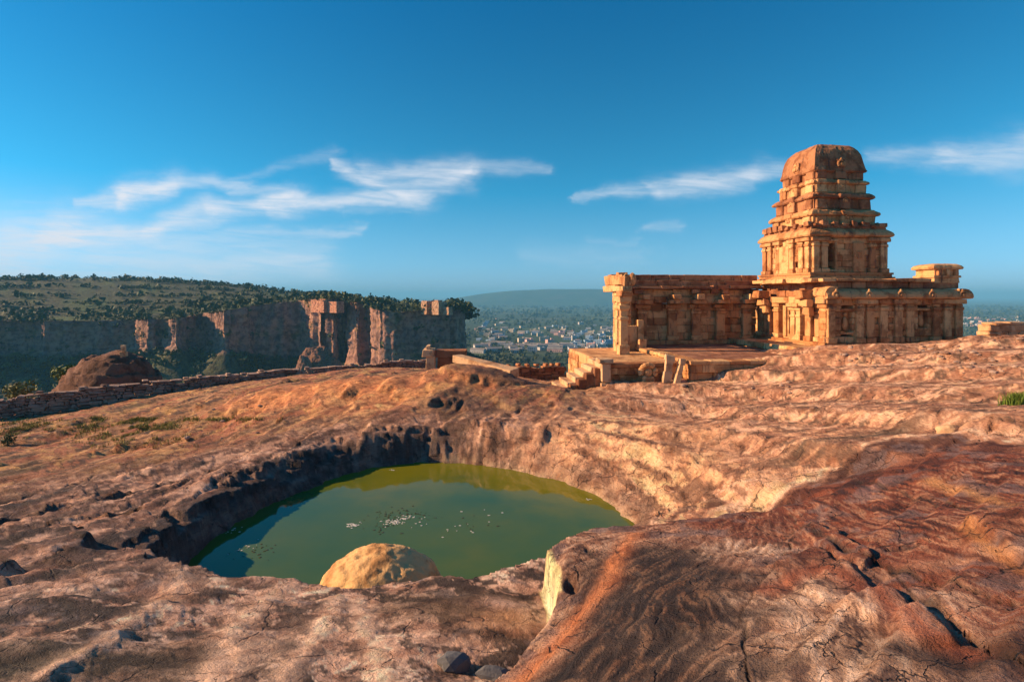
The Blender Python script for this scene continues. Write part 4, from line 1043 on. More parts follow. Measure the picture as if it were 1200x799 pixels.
# ------------------------------------------------------------------ temple stone
def stone_mat(name, base, light, dark, stain=.6, bumpd=.06):
    m, nt, bs = new_mat(name)
    tn_ = nt.node('ShaderNodeAttribute', attribute_name="tone").outputs['Fac']
    pos = nt.node('ShaderNodeNewGeometry').outputs['Position']
    n1 = nt.noise(pos, 1.1, 7, .65); n2 = nt.noise(pos, 6.0, 6, .68); n3 = nt.noise(pos, 22.0, 4, .7)
    px_, py_, pz_ = nt.sep(pos)
    sv = nt.comb(nt.math('MULTIPLY', px_, 2.2), nt.math('MULTIPLY', py_, 2.2), nt.math('MULTIPLY', pz_, .35))
    n4 = nt.noise(sv, 1.6, 6, .7)
    c = nt.mix(tn_, (*base, 1), (*light, 1))
    c = nt.mix(nt.math('MULTIPLY', nt.smooth(n1, .47, .60), .8), c, nt.mix(1.0, c, (.50, .38, .32, 1), 'MULTIPLY'))
    c = nt.mix(nt.math('MULTIPLY', nt.smooth(n4, .54, .70), stain), c, (*dark, 1))
    c = nt.mix(nt.math('MULTIPLY', nt.smooth(n2, .55, .72), .45), c, nt.mix(1.0, c, (.55, .48, .45, 1), 'MULTIPLY'))
    c = nt.mix(nt.math('MULTIPLY', nt.smooth(n2, .30, .42), -.35), c, c)
    nt.l.new(c, bs.inputs['Base Color'])
    h = nt.math('MULTIPLY_ADD', n2, .55, n1); h = nt.math('MULTIPLY_ADD', n3, .2, h)
    nt.l.new(nt.bump(h, .9, bumpd), bs.inputs['Normal'])
    bs.inputs['Roughness'].default_value = .88
    return m
m_st = stone_mat("temple_sandstone", (.47, .20, .075), (.76, .45, .20), (.085, .045, .04), .85, .13)
m_st2 = stone_mat("temple_roof_stone", (.32, .13, .06), (.54, .26, .12), (.06, .038, .032), .95, .14)
m_floor = stone_mat("paving_stone", (.30, .135, .08), (.38, .19, .11), (.16, .085, .06), .7, .06)
m_rub = stone_mat("rubble_stone", (.27, .18, .14), (.40, .27, .20), (.12, .09, .08), .6)
m_blk = stone_mat("block_stone", (.55, .30, .15), (.62, .40, .22), (.22, .13, .09), .4)

TH = R(7.7)
TP = (17.84, 32.4)
MT = Matrix.Translation((TP[0], TP[1], 0)) @ Matrix.Rotation(TH, 4, 'Z')
def tw(u, v, z=0.0):
    p = MT @ Vector((u, v, z)); return (p.x, p.y, p.z)
def troot(name, u, v, z):
    o = empty(name, tw(u, v, z), TH); o['_u'] = 0; del o['_u']
    return o, (u, v, z)
def courses(mb, p0, p1, out, z0, z1, th=.5, ch=.42, sl=.85, jut=.035, holes=(), tone=None):
    """ashlar wall from p0 to p1 (local u,v), outer face on the p0-p1 line, thickness behind it"""
    p0 = np.array(p0, float); p1 = np.array(p1, float); out = np.array(out, float)
    L = np.linalg.norm(p1 - p0); t = (p1 - p0) / L
    nr_ = max(1, int(round((z1 - z0) / ch))); hh = (z1 - z0) / nr_
    for r__ in range(nr_):
        za, zb = z0 + r__ * hh, z0 + (r__ + 1) * hh
        cuts = [0.0]; x = random.uniform(.3, 1) * sl
        while x < L - .3: cuts.append(x); x += sl * random.uniform(.65, 1.4)
        cuts.append(L)
        for (h0, h1, hz0, hz1) in holes:
            if za < hz1 - .02 and zb > hz0 + .02: cuts += [h0, h1]
        cuts = sorted(set(cuts))
        for a_, b_ in zip(cuts[:-1], cuts[1:]):
            if b_ - a_ < .04: continue
            mid = (a_ + b_) / 2
            if any(h0 < mid < h1 and za < hz1 - .02 and zb > hz0 + .02 for (h0, h1, hz0, hz1) in holes): continue
            j = random.uniform(-jut, jut)
            if random.random() < .07: j -= random.uniform(.06, .16)
            q0 = p0 + t * (a_ + .004) + out * j; q1 = p0 + t * (b_ - .004) - out * th
            lo = np.minimum(q0, q1); hi = np.maximum(q0, q1)
            mb.box((lo[0], lo[1], za + .004), (hi[0], hi[1], zb - .004), ch=.03, jit=.012, tone=tone)
def pilaster(mb, c, t, out, z0, z1, w_=.5, d=.14, cap=True):
    c = np.array(c, float); t = np.array(t, float); out = np.array(out, float)
    def blk(hw, d0, d1, a_, b_):
        q0 = c - t * hw + out * d1; q1 = c + t * hw - out * d0
        lo = np.minimum(q0, q1); hi = np.maximum(q0, q1)
        mb.box((lo[0], lo[1], a_), (hi[0], hi[1], b_), ch=.03, jit=.01)
    H = z1 - z0
    if cap:
        blk(w_ * .64, .1, d + .07, z0, z0 + H * .12)
        blk(w_ * .5, .1, d, z0 + H * .12 + .003, z0 + H * .74)
        blk(w_ * .57, .1, d + .05, z0 + H * .74 + .003, z0 + H * .82)
        blk(w_ * .48, .1, d, z0 + H * .82 + .003, z0 + H * .89)
        blk(w_ * .85, .1, d + .11, z0 + H * .89 + .003, z1)
    else: blk(w_ * .5, .1, d, z0, z1)
def kudu(mb, c, t, out, s_):
    """horseshoe-arch ornament standing on a cornice"""
    c = np.array(c, float); t = np.array(t, float); out = np.array(out, float)
    pts = []
    for k in range(11):
        an = math.radians(-40 + 260 * k / 10.0)
        q = c[:2] + t * math.cos(an) * s_ * .8
        pts.append((q[0], q[1], c[2] + s_ * .55 + math.sin(an) * s_ * .8))
    mb.tube(pts, s_ * .28, 7, random.random())
    q = c[:2]
    mb.blob((q[0], q[1], c[2] + s_ * .45), (s_ * .5, s_ * .5, s_ * .6), 2, .2, 2)
    mb.blob((q[0], q[1], c[2] + s_ * 1.62), (s_ * .26, s_ * .26, s_ * .4), 2, .2, 2)
UX, VY = np.array([1.0, 0]), np.array([0, 1.0])

# ------------------------------------------------------------------ terrace and its stair
A_TOP, B_TOP, P_TOP = -3.27, -3.47, -2.90
tr, off = troot("stone_terrace", -5, 2, -5.2)
tag(tr, "broad paved stone terrace with stone block sides before the temple", "terrace")
mb = MB()
courses(mb, (-9.4, -2.9), (1.2, -2.9), (0, -1), -5.4, A_TOP - .2, .6, .42, 1.1, .05)
courses(mb, (-9.4, 7.0), (-9.4, -2.28), (-1, 0), -5.4, A_TOP - .2, .6, .42, 1.1, .04)
mb.build("retaining_wall", m_st, tr, off)
mb = MB()
for k, x in enumerate(np.arange(-9.5, 1.1, 1.06)): mb.box((x, -3.0, A_TOP - .19), (x + 1.05, -2.2, A_TOP), ch=.03, jit=.015)
for k, y in enumerate(np.arange(-2.19, 6.9, 1.02)): mb.box((-9.5, y, A_TOP - .19), (-8.7, y + 1.0, A_TOP + .01), ch=.03, jit=.015)
mb.build("kerb", m_st, tr, off)
mb = MB()
for x in np.arange(-8.69, -2.2, 1.31):
    for y in np.arange(-2.19, 6.9, 1.3):
        mb.box((x, y, A_TOP - .3), (x + 1.30, y + 1.29, A_TOP - .02 + random.uniform(-.01, .01)), ch=.012, jit=.004)
mb.box((-8.7, -2.2, A_TOP - 1.2), (-2.1, 7.0, A_TOP - .31))
mb.build("paving", m_floor, tr, off)
mb = MB()
courses(mb, (-13.3, -1.6), (-9.42, -1.6), (0, -1), -5.6, B_TOP - .22, .6, .4, .95, .05)
courses(mb, (-13.3, 7.0), (-13.3, -1.0), (-1, 0), -7.6, B_TOP - .22, .6, .4, .95, .05)
mb.box((-13.4, -1.7, B_TOP - .21), (-9.52, -1.0, B_TOP), jit=.02)
mb.box((-13.25, -.99, B_TOP - .6), (-9.52, 7.0, B_TOP - .03), jit=.01)
mb.build("lower_landing", m_st, tr, off)
mb = MB()
for x in np.arange(-2.15, -.2, 1.0): mb.box((x, -2.15, A_TOP + .003), (min(x + .99, .2), -1.6, P_TOP), jit=.02)
for y in np.arange(-1.59, 6.9, 1.07): mb.box((-2.15, y, A_TOP + .003), (-1.3, y + 1.05, P_TOP), jit=.02)
mb.box((-1.29, -1.59, A_TOP + .003), (.4, 7.0, P_TOP - .02))
mb.build("upper_step", m_st, tr, off)

stp, off = troot("stone_staircase", -14.3, -.6, -5.4)
tag(stp, "short flight of worn stone steps climbing up to the terrace", "stairs")
nst = 6
for i in range(nst):
    mb = MB(); x0 = -15.75 + i * .41
    zt = -4.95 + (i + 1) * (B_TOP + .02 + 4.95) / nst
    mb.box((x0, -1.35, zt - .27), (x0 + .50, .6, zt), ch=.03, jit=.02, tone=.8)
    mb.build("step", m_blk, stp, off)
mb = MB()
for i in range(nst):
    x0 = -15.75 + i * .41; zt = -4.95 + (i + 1) * (B_TOP + .02 + 4.95) / nst
    mb.box((x0 + .02, -1.30, -7.6), (x0 + .408, .58, zt - .274), ch=.01, jit=.01)
mb.build("stair_body", m_rub, stp, off)
mb = MB()
for i in range(5):
    x0 = -15.3 + i * .42; zt = -4.78 + (i + 1) * .27
    mb.box((x0, -1.72, -7.2 if i < 5 else zt - .5), (x0 + .42, -1.37, zt), ch=.04, jit=.03)
mb.build("side_wall", m_st2, stp, off)
mb = MB(); mb.box((-13.75, -2.0, -5.6), (-13.2, -1.4, -4.4), jit=.03, tone=.7); mb.box((-13.72, -1.98, -4.39), (-13.24, -1.42, -3.42), jit=.03, tone=.8); mb.box((-13.85, -2.05, -3.41), (-13.1, -1.38, -3.22), jit=.03, tone=.9)
mb.build("end_pier", m_blk, stp, off)

# ------------------------------------------------------------------ the temple
tmp, off = troot("stone_temple", 3.75, 5.45, -3.6)
tag(tmp, "ruined sandstone temple with a stepped square tower above its pillared shrine", "temple")
U1, V1 = 8.8, 10.9
WB, WT = -2.72, -.22
mb = MB()
for (d, za, zb) in ((.42, -3.9, -3.25), (.30, -3.247, -3.0), (.36, -2.997, -2.86), (.2, -2.857, WB)):
    mb.loft(U1 / 2, V1 / 2, [(za, 1), (zb, 1)], 30, .03, 0, U1 / 2 + d, V1 / 2 + d, tone=random.random(), cap=True, seed=za)
mb.build("plinth", m_st, tmp, off)
# outer wall of the lower storey
mb = MB()
fn = [(1.0, 1.7, -2.1, -.9), (5.9, 6.55, -1.9, -.9)]
courses(mb, (.0, 0), (U1, 0), (0, -1), WB, WT, .55, .36, .8, .03, holes=fn)
courses(mb, (U1, .56), (U1, V1), (1, 0), WB, WT, .55, .36, .8, .03)
courses(mb, (U1 - .56, V1), (.0, V1), (0, 1), WB, WT, .55, .36, .8, .03)
lh = [(V1 - 3.72, V1 - 3.12, WB, -.75)]
courses(mb, (.5, V1 - .56), (.5, .56), (-1, 0), WB, WT, .5, .36, .8, .03, holes=[(V1 - .56 - 3.75, V1 - .56 - 3.1, WB, -.7)])
mb.build("outer_wall", m_st, tmp, off)
for (a_, b_, za, zb) in fn:
    mb = MB(); mb.box((a_ + .01, .28, za), (b_ - .01, .5, zb), tone=.1); mb.box((a_ - .08, -.06, zb + .003), (b_ + .08, .1, zb + .16)); mb.box((a_ - .06, -.05, za - .14), (b_ + .06, .1, za - .003))
    mb.blob(((a_ + b_) / 2, .2, za + .45), (.17, .12, .42), 2, .25, 2); mb.blob(((a_ + b_) / 2, .16, za + 1.0 if zb - za > 1.1 else za + .88), (.1, .1, .12), 2, .2, 2)
    mb.build("niche", m_st, tmp, off)
for u_ in (.3, 2.1, 2.75, 3.6, 4.55, 5.3, 7.0, 7.75, 8.5):
    mb = MB(); pilaster(mb, (u_, 0), UX, (0, -1), WB, WT - .01, .46, .15); mb.build("pilaster", m_st, tmp, off)
for v_ in (1.2, 3.0, 5.4, 7.6, 9.6):
    mb = MB(); pilaster(mb, (U1, v_), VY, (1, 0), WB, WT - .01, .46, .15); mb.build("pilaster", m_st, tmp, off)
# porch on the sunlit side: piers, door, brackets
for (va, vb, dd) in ((.0, .62, .0), (.72, 1.15, -.08), (1.32, 1.85, .05), (4.55, 5.15, .0), (5.3, 6.1, .12), (6.25, 6.95, .05)):
    mb = MB(); c_ = ((va + vb) / 2); pilaster(mb, (.5, c_), VY, (-1, 0), WB, WT - .28, (vb - va) * .92, .46 + dd); mb.build("pier", m_st, tmp, off)
for v_ in (2.35, 2.9):
    mb = MB()
    mb.loft(.12, v_, [(WB, .27), (WB + .3, .27), (WB + .34, .22), (WB + 1.35, .21), (WB + 1.4, .25), (WB + 1.5, .25), (WB + 1.56, .19), (WB + 1.75, .22), (WB + 1.85, .30), (WB + 2.0, .30)], 4, .015, .2, tone=.9)
    mb.box((-.35, v_ - .3, WB + 2.003), (.48, v_ + .3, WB + 2.24), jit=.02); mb.build("porch_pillar", m_st, tmp, off)
mb = MB()
for (a_, b_) in ((3.1, 3.24), (3.62, 3.78)): mb.box((.16, a_, WB), (.62, b_, -.72), tone=.7)
mb.box((.10, 3.05, -.717), (.62, 3.84, -.45)); mb.box((.2, 3.25, WB), (.62, 3.61, WB + .12)); mb.box((.3, 3.9, WB), (.55, 4.4, -.5), tone=.9); mb.box((.18, 3.98, WB + .1), (.3, 4.3, -.65), tone=.5)
mb.build("door_frame", m_st, tmp, off)
mb = MB()
for (a_, b_) in ((-.2, 1.5), (1.52, 3.2), (3.22, 5.0), (5.02, 7.0)): mb.box((-.18, a_, WT - .27), (.9, b_, WT + .12), jit=.03)
mb.build("lintel", m_st, tmp, off)
for v_ in (1.15, 5.55):
    mb = MB(); mb.box((-.62, v_ - .42, WT - .42), (-.20, v_ + .42, WT - .02), jit=.05); mb.box((-.45, v_ - .3, WT - .95), (-.12, v_ + .3, WT - .424), jit=.05); mb.box((-.95, v_ - .36, WT + .02), (-.19, v_ + .36, WT + .55), jit=.06)
    mb.build("bracket", m_st, tmp, off)
# rolled eave and parapet
roll = [(-.5, WT + .003), (.18, WT + .003), (.40, WT + .03), (.46, WT + .12), (.43, WT + .26), (.33, WT + .42), (.16, WT + .54), (-.1, WT + .60), (-.5, WT + .60)]
mb = MB()
mb.run((-.2, 0), (U1 + .3, 0), (0, -1), roll, 60, .05); mb.run((U1, -.3), (U1, V1), (1, 0), roll, 40, .05); mb.run((0.0, V1), (U1, V1), (0, 1), roll, 30, .05)
mb.run((.1, -.35), (.1, .9), (-1, 0), [(q[0] * .8, q[1] + .12) for q in roll], 10, .08)
mb.build("eave", m_st, tmp, off)
for u_ in (.35, 2.4, 4.4, 6.4, 8.4):
    mb = MB(); kudu(mb, (u_, -.42, WT + .10), UX, np.array([0, -1]), .24); mb.build("arch_ornament", m_st, tmp, off)
mb = MB()
courses(mb, (.15, .12), (U1 - .1, .12), (0, -1), WT + .61, WT + 1.0, .5, .39, .9, .06)
courses(mb, (U1 - .1, .65), (U1 - .1, V1 - .2), (1, 0), WT + .61, WT + .95, .5, .34, .9, .06)
courses(mb, (.3, 6.9), (.3, .65), (-1, 0), WT + .13, WT + .95, .5, .40, .9, .07)
mb.build("parapet", m_st2, tmp, off)
mb = MB()
x = -.25
while x < 6.6:
    l_ = random.uniform(.8, 1.5); mb.box((x, -.14, WT + 1.005), (x + l_, 2.2, WT + 1.17 + random.uniform(-.03, .05)), jit=.03); x += l_ + .01
mb.box((.2, 2.21, WT + .9), (U1 - .3, V1 - .3, WT + 1.12), jit=.02)
y = .3
while y < 6.6:
    l_ = random.uniform(.9, 1.6); mb.box((-.55 + random.uniform(-.25, .1), y, WT + .96), (.9, y + l_, WT + 1.20 + random.uniform(-.03, .06)), jit=.04, tone=.8); y += l_ + .01
mb.build("roof_slab", m_st, tmp, off)
# corner shrine on the roof
mb = MB()
mb.loft(7.85, .75, [(WT + .95, .74), (WT + 1.25, .72), (WT + 1.27, .80), (WT + 1.38, .80), (WT + 1.40, .70), (WT + 1.72, .70), (WT + 1.76, .84), (WT + 1.86, .88), (WT + 1.98, .80), (WT + 2.06, .62), (WT + 2.10, .3)], 12, .06, .25, 1.15, .95, tone=.7)
for du in (-.55, .0, .55): mb.box((7.85 + du - .13, -.06, WT + 1.39), (7.85 + du + .13, .2, WT + 1.75), jit=.02)
mb.build("corner_shrine", m_st, tmp, off)

# tower
TU, TV = 3.75, 5.45
mb = MB()
for (za, zb, hw) in ((.95, 1.15, 2.92), (1.153, 1.3, 2.80), (1.303, 1.42, 2.86)):
    mb.loft(TU, TV, [(za, hw), (zb, hw)], 20, .03, 0, seed=za, tone=random.random())
mb.build("tower_base", m_st, tmp, off)
mb = MB(); hw = 2.58; z0, z1 = 1.42, 3.62
slot = [(hw - 1.52, hw - 1.0, 1.75, 3.2)]
courses(mb, (TU - hw, TV - hw), (TU + hw, TV - hw), (0, -1), z0, z1, .7, .36, .9, .025, holes=slot)
courses(mb, (TU + hw, TV - hw + .71), (TU + hw, TV + hw), (1, 0), z0, z1, .7, .36, .9, .025)
courses(mb, (TU + hw - .71, TV + hw), (TU - hw, TV + hw), (0, 1), z0, z1, .7, .36, .9, .025)
courses(mb, (TU - hw, TV + hw - .71), (TU - hw, TV - hw + .71), (-1, 0), z0, z1, .7, .36, .9, .025)
mb.build("tower_wall", m_st, tmp, off)
mb = MB(); a_, b_ = TU - 1.52, TU - 1.0
mb.box((a_ - .14, TV - hw - .09, 1.6), (a_ - .003, TV - hw + .2, 3.35)); mb.box((b_ + .003, TV - hw - .09, 1.6), (b_ + .14, TV - hw + .2, 3.35)); mb.box((a_ - .2, TV - hw - .12, 3.353), (b_ + .2, TV - hw + .2, 3.5)); mb.box((a_ - .2, TV - hw - .12, 1.46), (b_ + .2, TV - hw + .2, 1.597))
mb.build("slot_window", m_st, tmp, off)
mb = MB(); mb.box((TU + .2, TV - hw - .16, 1.45), (TU + .95, TV - hw + .1, 3.3), tone=.3); mb.box((TU + .40, TV - hw - .2, 2.3), (TU + .75, TV - hw - .15, 2.75), tone=.0); mb.build("blind_niche", m_st, tmp, off)
for (d_, out) in (((1, 0), (0, -1)), ((0, 1), (-1, 0)), ((0, 1), (1, 0)), ((1, 0), (0, 1))):
    o_ = np.array(out, float); t_ = np.array(d_, float); base = np.array([TU, TV]) + o_ * hw
    pos_ = (-2.33, -1.75, 1.55, 2.33) if out == (0, -1) else (-2.33, -1.72, -.75, .75, 1.72, 2.33)
    for q in pos_:
        mb = MB(); pilaster(mb, base + t_ * q, t_, o_, z0, z1 - .005, .42, .16); mb.build("pilaster", m_st, tmp, off)
    if out != (0, -1):
        mb = MB(); c_ = base + o_ * .16
        q0 = c_ - t_ * .52 + o_ * .02; q1 = c_ + t_ * .52 - o_ * .2
        lo = np.minimum(q0, q1); hi = np.maximum(q0, q1); mb.box((lo[0], lo[1], z0), (hi[0], hi[1], z1 - .4), tone=.8)
        mb.build("blind_niche", m_st, tmp, off)
def kap(z, h, w0, w1):   # rolled cornice profile
    return [(z, w0), (z + .02, w1 - .06), (z + h * .22, w1), (z + h * .5, w1 - .03), (z + h * .78, w1 - .14), (z + h, w0 - .1)]
mb = MB(); mb.loft(TU, TV, [(3.62, 2.7), (3.66, 2.74)] + kap(3.66, .50, 2.72, 2.90), 34, .11, .05, tone=.5); mb.build("tower_cornice", m_st, tmp, off)
tiers = [(4.14, 4.42, 2.62, 2.62), (4.42, 5.02, 2.16, 2.40), (5.46, 6.14, 1.99, 2.20), (6.54, 7.10, 1.80, 1.98), (7.44, 7.96, 1.66, 1.68)]
mb = MB()
mb.loft(TU, TV, [(4.12, 2.6), (4.40, 2.56), (4.42, 2.3)], 18, .05, .02, tone=.4)
rr_ = random.Random(2)
for (d_, out) in (((1, 0), (0, -1)), ((0, 1), (-1, 0)), ((0, 1), (1, 0))):
    o_ = np.array(out, float); t_ = np.array(d_, float); base = np.array([TU, TV]) + o_ * 2.55
    for q in np.linspace(-2.3, 2.3, 8):
        c_ = base + t_ * (q + rr_.uniform(-.08, .08)); s_ = rr_.uniform(.14, .24)
        mb.box((c_[0] - s_, c_[1] - s_, 4.3), (c_[0] + s_, c_[1] + s_, 4.42 + rr_.uniform(.04, .3)), jit=.04)
mb.build("tower_parapet", m_st2, tmp, off)
for i, (za, zb, wa, wc) in enumerate(tiers[1:]):
    mb = MB()
    mb.loft(TU, TV, [(za, wa), (zb, wa)], 24, .10, .03, tone=.5, seed=i)
    nxt = tiers[i + 2][0] if i + 2 < len(tiers) else zb
    if nxt > zb: mb.loft(TU, TV, kap(zb, nxt - zb, wa + .02, wc), 30, .13, .04, tone=.3, seed=i + 5)
    for (d_, out) in (((1, 0), (0, -1)), ((0, 1), (-1, 0)), ((0, 1), (1, 0)), ((1, 0), (0, 1))):
        o_ = np.array(out, float); t_ = np.array(d_, float); base = np.array([TU, TV]) + o_ * wa
        zt = nxt if nxt > zb else zb - .1
        for (q, w_, dd) in ((0, .36, .26), (-wa * .76, .36, .13), (wa * .76, .36, .13)):
            c_ = base + t_ * q; q0 = c_ - t_ * w_ + o_ * dd; q1 = c_ + t_ * w_ - o_ * .2
            lo = np.minimum(q0, q1); hi = np.maximum(q0, q1)
            mb.box((lo[0], lo[1], za + .01), (hi[0], hi[1], zb - .01), jit=.03, ch=.05)
            if nxt > zb: mb.box((lo[0] - .05, lo[1] - .05, zb + .005), (hi[0] + .05, hi[1] + .05, nxt - .06), jit=.04, ch=.08)
    mb.build("tower_tier", m_st2 if i % 2 else m_st, tmp, off)
    for (d_, out) in (((1, 0), (0, -1)), ((0, 1), (-1, 0))):
        o_ = np.array(out, float); t_ = np.array(d_, float); c_ = np.array([TU, TV]) + o_ * (max(wa, wc) + .05)
        mb = MB(); kudu(mb, (c_[0], c_[1], zb - .22), t_, o_, .17); mb.build("arch_ornament", m_st, tmp, off)
mb = MB()
mb.loft(TU, TV, [(7.88, 1.6), (7.92, 1.78), (8.0, 1.86), (8.1, 1.83), (8.3, 1.77), (8.7, 1.72), (9.1, 1.63), (9.42, 1.50), (9.64, 1.34), (9.8, 1.14), (9.88, .9), (9.9, .4)], 30, .11, .12, tone=.45, seed=3.3)
for (d_, out) in (((1, 0), (0, -1)), ((0, 1), (-1, 0)), ((0, 1), (1, 0))):
    o_ = np.array(out, float); t_ = np.array(d_, float); c_ = np.array([TU, TV]) + o_ * 1.80
    q0 = c_ - t_ * .28 + o_ * .06; q1 = c_ + t_ * .28 - o_ * .3
    lo = np.minimum(q0, q1); hi = np.maximum(q0, q1); mb.box((lo[0], lo[1], 8.13), (hi[0], hi[1], 8.75), jit=.03)
mb.build("tower_dome", m_st2, tmp, off)
for (d_, out) in (((1, 0), (0, -1)), ((0, 1), (-1, 0))):
    o_ = np.array(out, float); t_ = np.array(d_, float); c_ = np.array([TU, TV]) + o_ * 1.88
    mb = MB(); kudu(mb, (c_[0], c_[1], 8.25), t_, o_, .28); mb.build("arch_ornament", m_st, tmp, off)

# ------------------------------------------------------------------ the roofless hall to the left
hal, off = troot("ruined_hall", -5.4, 7.3, -3.5)
tag(hal, "ruined pillared hall with a long broken stone wall beside the towered temple", "hall")
mb = MB(); courses(mb, (-10.1, 7.0), (-.02, 7.0), (0, -1), -3.5, -.55, .55, .46, 1.1, .04); mb.build("back_wall", m_st, hal, off)
mb = MB(); mb.box((-10.2, 6.6, -3.28), (-.1, 6.98, -3.02), jit=.02); mb.build("wall_base", m_st, hal, off)
for u_ in (-8.3, -6.17, -4.5, -2.74, -.81):
    mb = MB(); pilaster(mb, (u_, 7.0), UX, (0, -1), -3.02, -.62, .62, .24); mb.build("pilaster", m_st, hal, off)
    mb = MB(); mb.box((u_ - .5, 6.2, -.55), (u_ + .5, 6.98, -.28), jit=.04); mb.box((u_ - .26, 6.0, -.276), (u_ + .26, 6.9, .06), jit=.04); mb.build("bracket", m_st, hal, off)
mb = MB()
x = -10.15
while x < -.3:
    l_ = min(random.uniform(1.0, 2.2), .05 - x); mb.box((x, 6.7, -.54), (x + l_ - .02, 7.5, -.1), jit=.03); mb.box((x, 6.85 + random.uniform(-.1, .1), -.097), (x + l_ - .02, 7.5, .38), jit=.04); x += l_
mb.build("beam", m_st, hal, off)
mb = MB(); x = -9.7
while x < -.5:
    l_ = random.uniform(.5, .9)
    if random.random() < .75:
        mb = MB(); mb.box((x, 6.45 + random.uniform(0, .12), .10), (x + l_ * .7, 6.85, .42 + random.uniform(-.05, .05)), jit=.04); mb.build("beam_end", m_st2, hal, off)
    x += l_
mb = MB(); x = -10.45
while x < .2:
    l_ = random.uniform(1.1, 2.4); e_ = min(x + l_, .3)
    zt = .62 + random.uniform(-.04, .04)
    mb.box((x, 6.3 + random.uniform(-.08, .1), .43), (e_ - .015, 7.2, zt), jit=.04)
    mb.box((x, 7.0, zt + .003), (e_ - .015, 8.05, .98 + random.uniform(-.04, .05)), jit=.04); x += l_
courses(mb, (-10.3, 7.25), (.2, 7.25), (0, -1), .985, 1.40, .8, .42, 1.3, .06)
mb.box((-9.9, 7.56, -.5), (-.05, 8.1, .615), jit=.01)
mb.box((-9.9, 7.62, .62), (-.05, 8.1, 1.0), jit=.01)
mb.build("roof_slab", m_st2, hal, off)
# the left end: two pillars, beam on them, low broken walls
for (u_, v_) in ((-10.95, 2.9), (-10.5, 4.9)):
    mb = MB()
    mb.loft(u_, v_, [(B_TOP - .1, .30), (-2.95, .30), (-2.93, .22), (-1.5, .21), (-1.45, .27), (-1.3, .27), (-1.26, .20), (-.95, .21), (-.8, .31), (-.6, .33), (-.58, .22), (-.4, .22)], 5, .025, .12, tone=.8)
    mb.build("pillar", m_st, hal, off)
    mb = MB(); mb.box((u_ - .32, v_ - .38, -.40), (u_ + .40, v_ + .38, -.06), jit=.03); mb.box((u_ - .28, v_ - .55, -.057), (u_ + .38, v_ + .55, .22), jit=.03); mb.build("capital", m_st, hal, off)
mb = MB()
mb.box((-11.08, 2.55, .223), (-10.5, 4.4, .58), jit=.06); mb.box((-10.95, 4.42, .223), (-9.95, 7.0, .62), jit=.04)
mb.box((-10.98, 2.6, .585), (-10.6, 3.3, 1.10), jit=.07); mb.box((-10.95, 2.65, 1.105), (-10.7, 3.0, 1.26), jit=.07); mb.blob((-10.45, 2.7, .95), (.22, .25, .42), 2, .3, 2)
mb.box((-10.85, 3.5, .645), (-10.0, 7.0, 1.22), jit=.05); mb.box((-10.75, 4.2, 1.225), (-10.2, 5.0, 1.42), jit=.06)
mb.build("architrave", m_st, hal, off)
mb = MB(); courses(mb, (-10.1, 6.95), (-10.1, 5.3), (-1, 0), -3.5, -.45, .5, .45, .9, .04); mb.build("end_wall", m_st, hal, off)
mb = MB()
mb.box((-10.05, 5.0, -3.5), (-9.3, 5.4, -1.95), jit=.04, tone=.9); mb.box((-9.28, 5.0, -3.5), (-8.85, 5.65, -1.55), jit=.04, tone=.9); mb.box((-10.5, 4.3, -3.5), (-10.15, 4.75, -2.7), jit=.04); mb.box((-9.45, 4.2, -3.27), (-9.0, 4.7, -2.75), jit=.04, tone=.8)
mb.build("broken_wall", m_st, hal, off)
# ------------------------------------------------------------------ loose carved stones before the terrace
def single(name, label, cat, c, fn, mat=None, group=None):
    mb = MB(); fn(mb); o = mb.build(name, mat or m_blk, None, c); o.location = c
    return tag(o, label, cat, group)
q = tw(-10.35, -2.6); gz_ = ground_z(q[0], q[1])
def leaning(tilt, u_, v_, w_, h_, d_):
    q = tw(u_, v_); zb = ground_z(q[0], q[1]) - .15
    M = Matrix.Translation((q[0], q[1], zb)) @ Matrix.Rotation(TH, 4, 'Z') @ Matrix.Rotation(R(tilt), 4, 'Y')
    return (q[0], q[1], zb), M, (w_, h_, d_)
for (tl, u_, v_, w_, h_, lab) in ((8, -10.55, -2.5, .22, 1.55, "taller weathered stone post leaning against the terrace front"), (14, -10.12, -2.7, .16, 1.35, "thinner pale stone post leaning beside the taller one at the terrace")):
    c, M, s_ = leaning(tl, u_, v_, w_, h_, .2)
    def fn(mb):
        mb.box((-w_, -.14, 0), (w_, .14, h_ * .45), M=M, jit=.03, tone=.9); mb.box((-w_ * .8, -.12, h_ * .45 + .003), (w_ * .8, .12, h_ * .8), M=M, jit=.03, tone=.8); mb.box((-w_ * 1.05, -.15, h_ * .8 + .003), (w_ * 1.05, .15, h_), M=M, jit=.04, tone=.9)
    single("stone_post", lab, "stone post", c, fn)
q = tw(-11.35, -2.15); zb = -3.88
def fn(mb):
    pts = [(q[0] + math.cos(k * math.pi / 8) * .36, q[1] + .05 * math.sin(k), zb + math.sin(k * math.pi / 8) * .36) for k in range(17)]
    mb.tube(pts, .15, 8, .6); mb.blob((q[0], q[1], zb), (.22, .16, .22), 2, .2, 2)
    mb.box((q[0] - .3, q[1] - .16, -5.2), (q[0] + .3, q[1] + .22, zb - .34), jit=.04)
single("carved_roundel", "round carved stone ring set up before the terrace wall", "carved stone", (q[0], q[1], -5.2), fn, m_st)
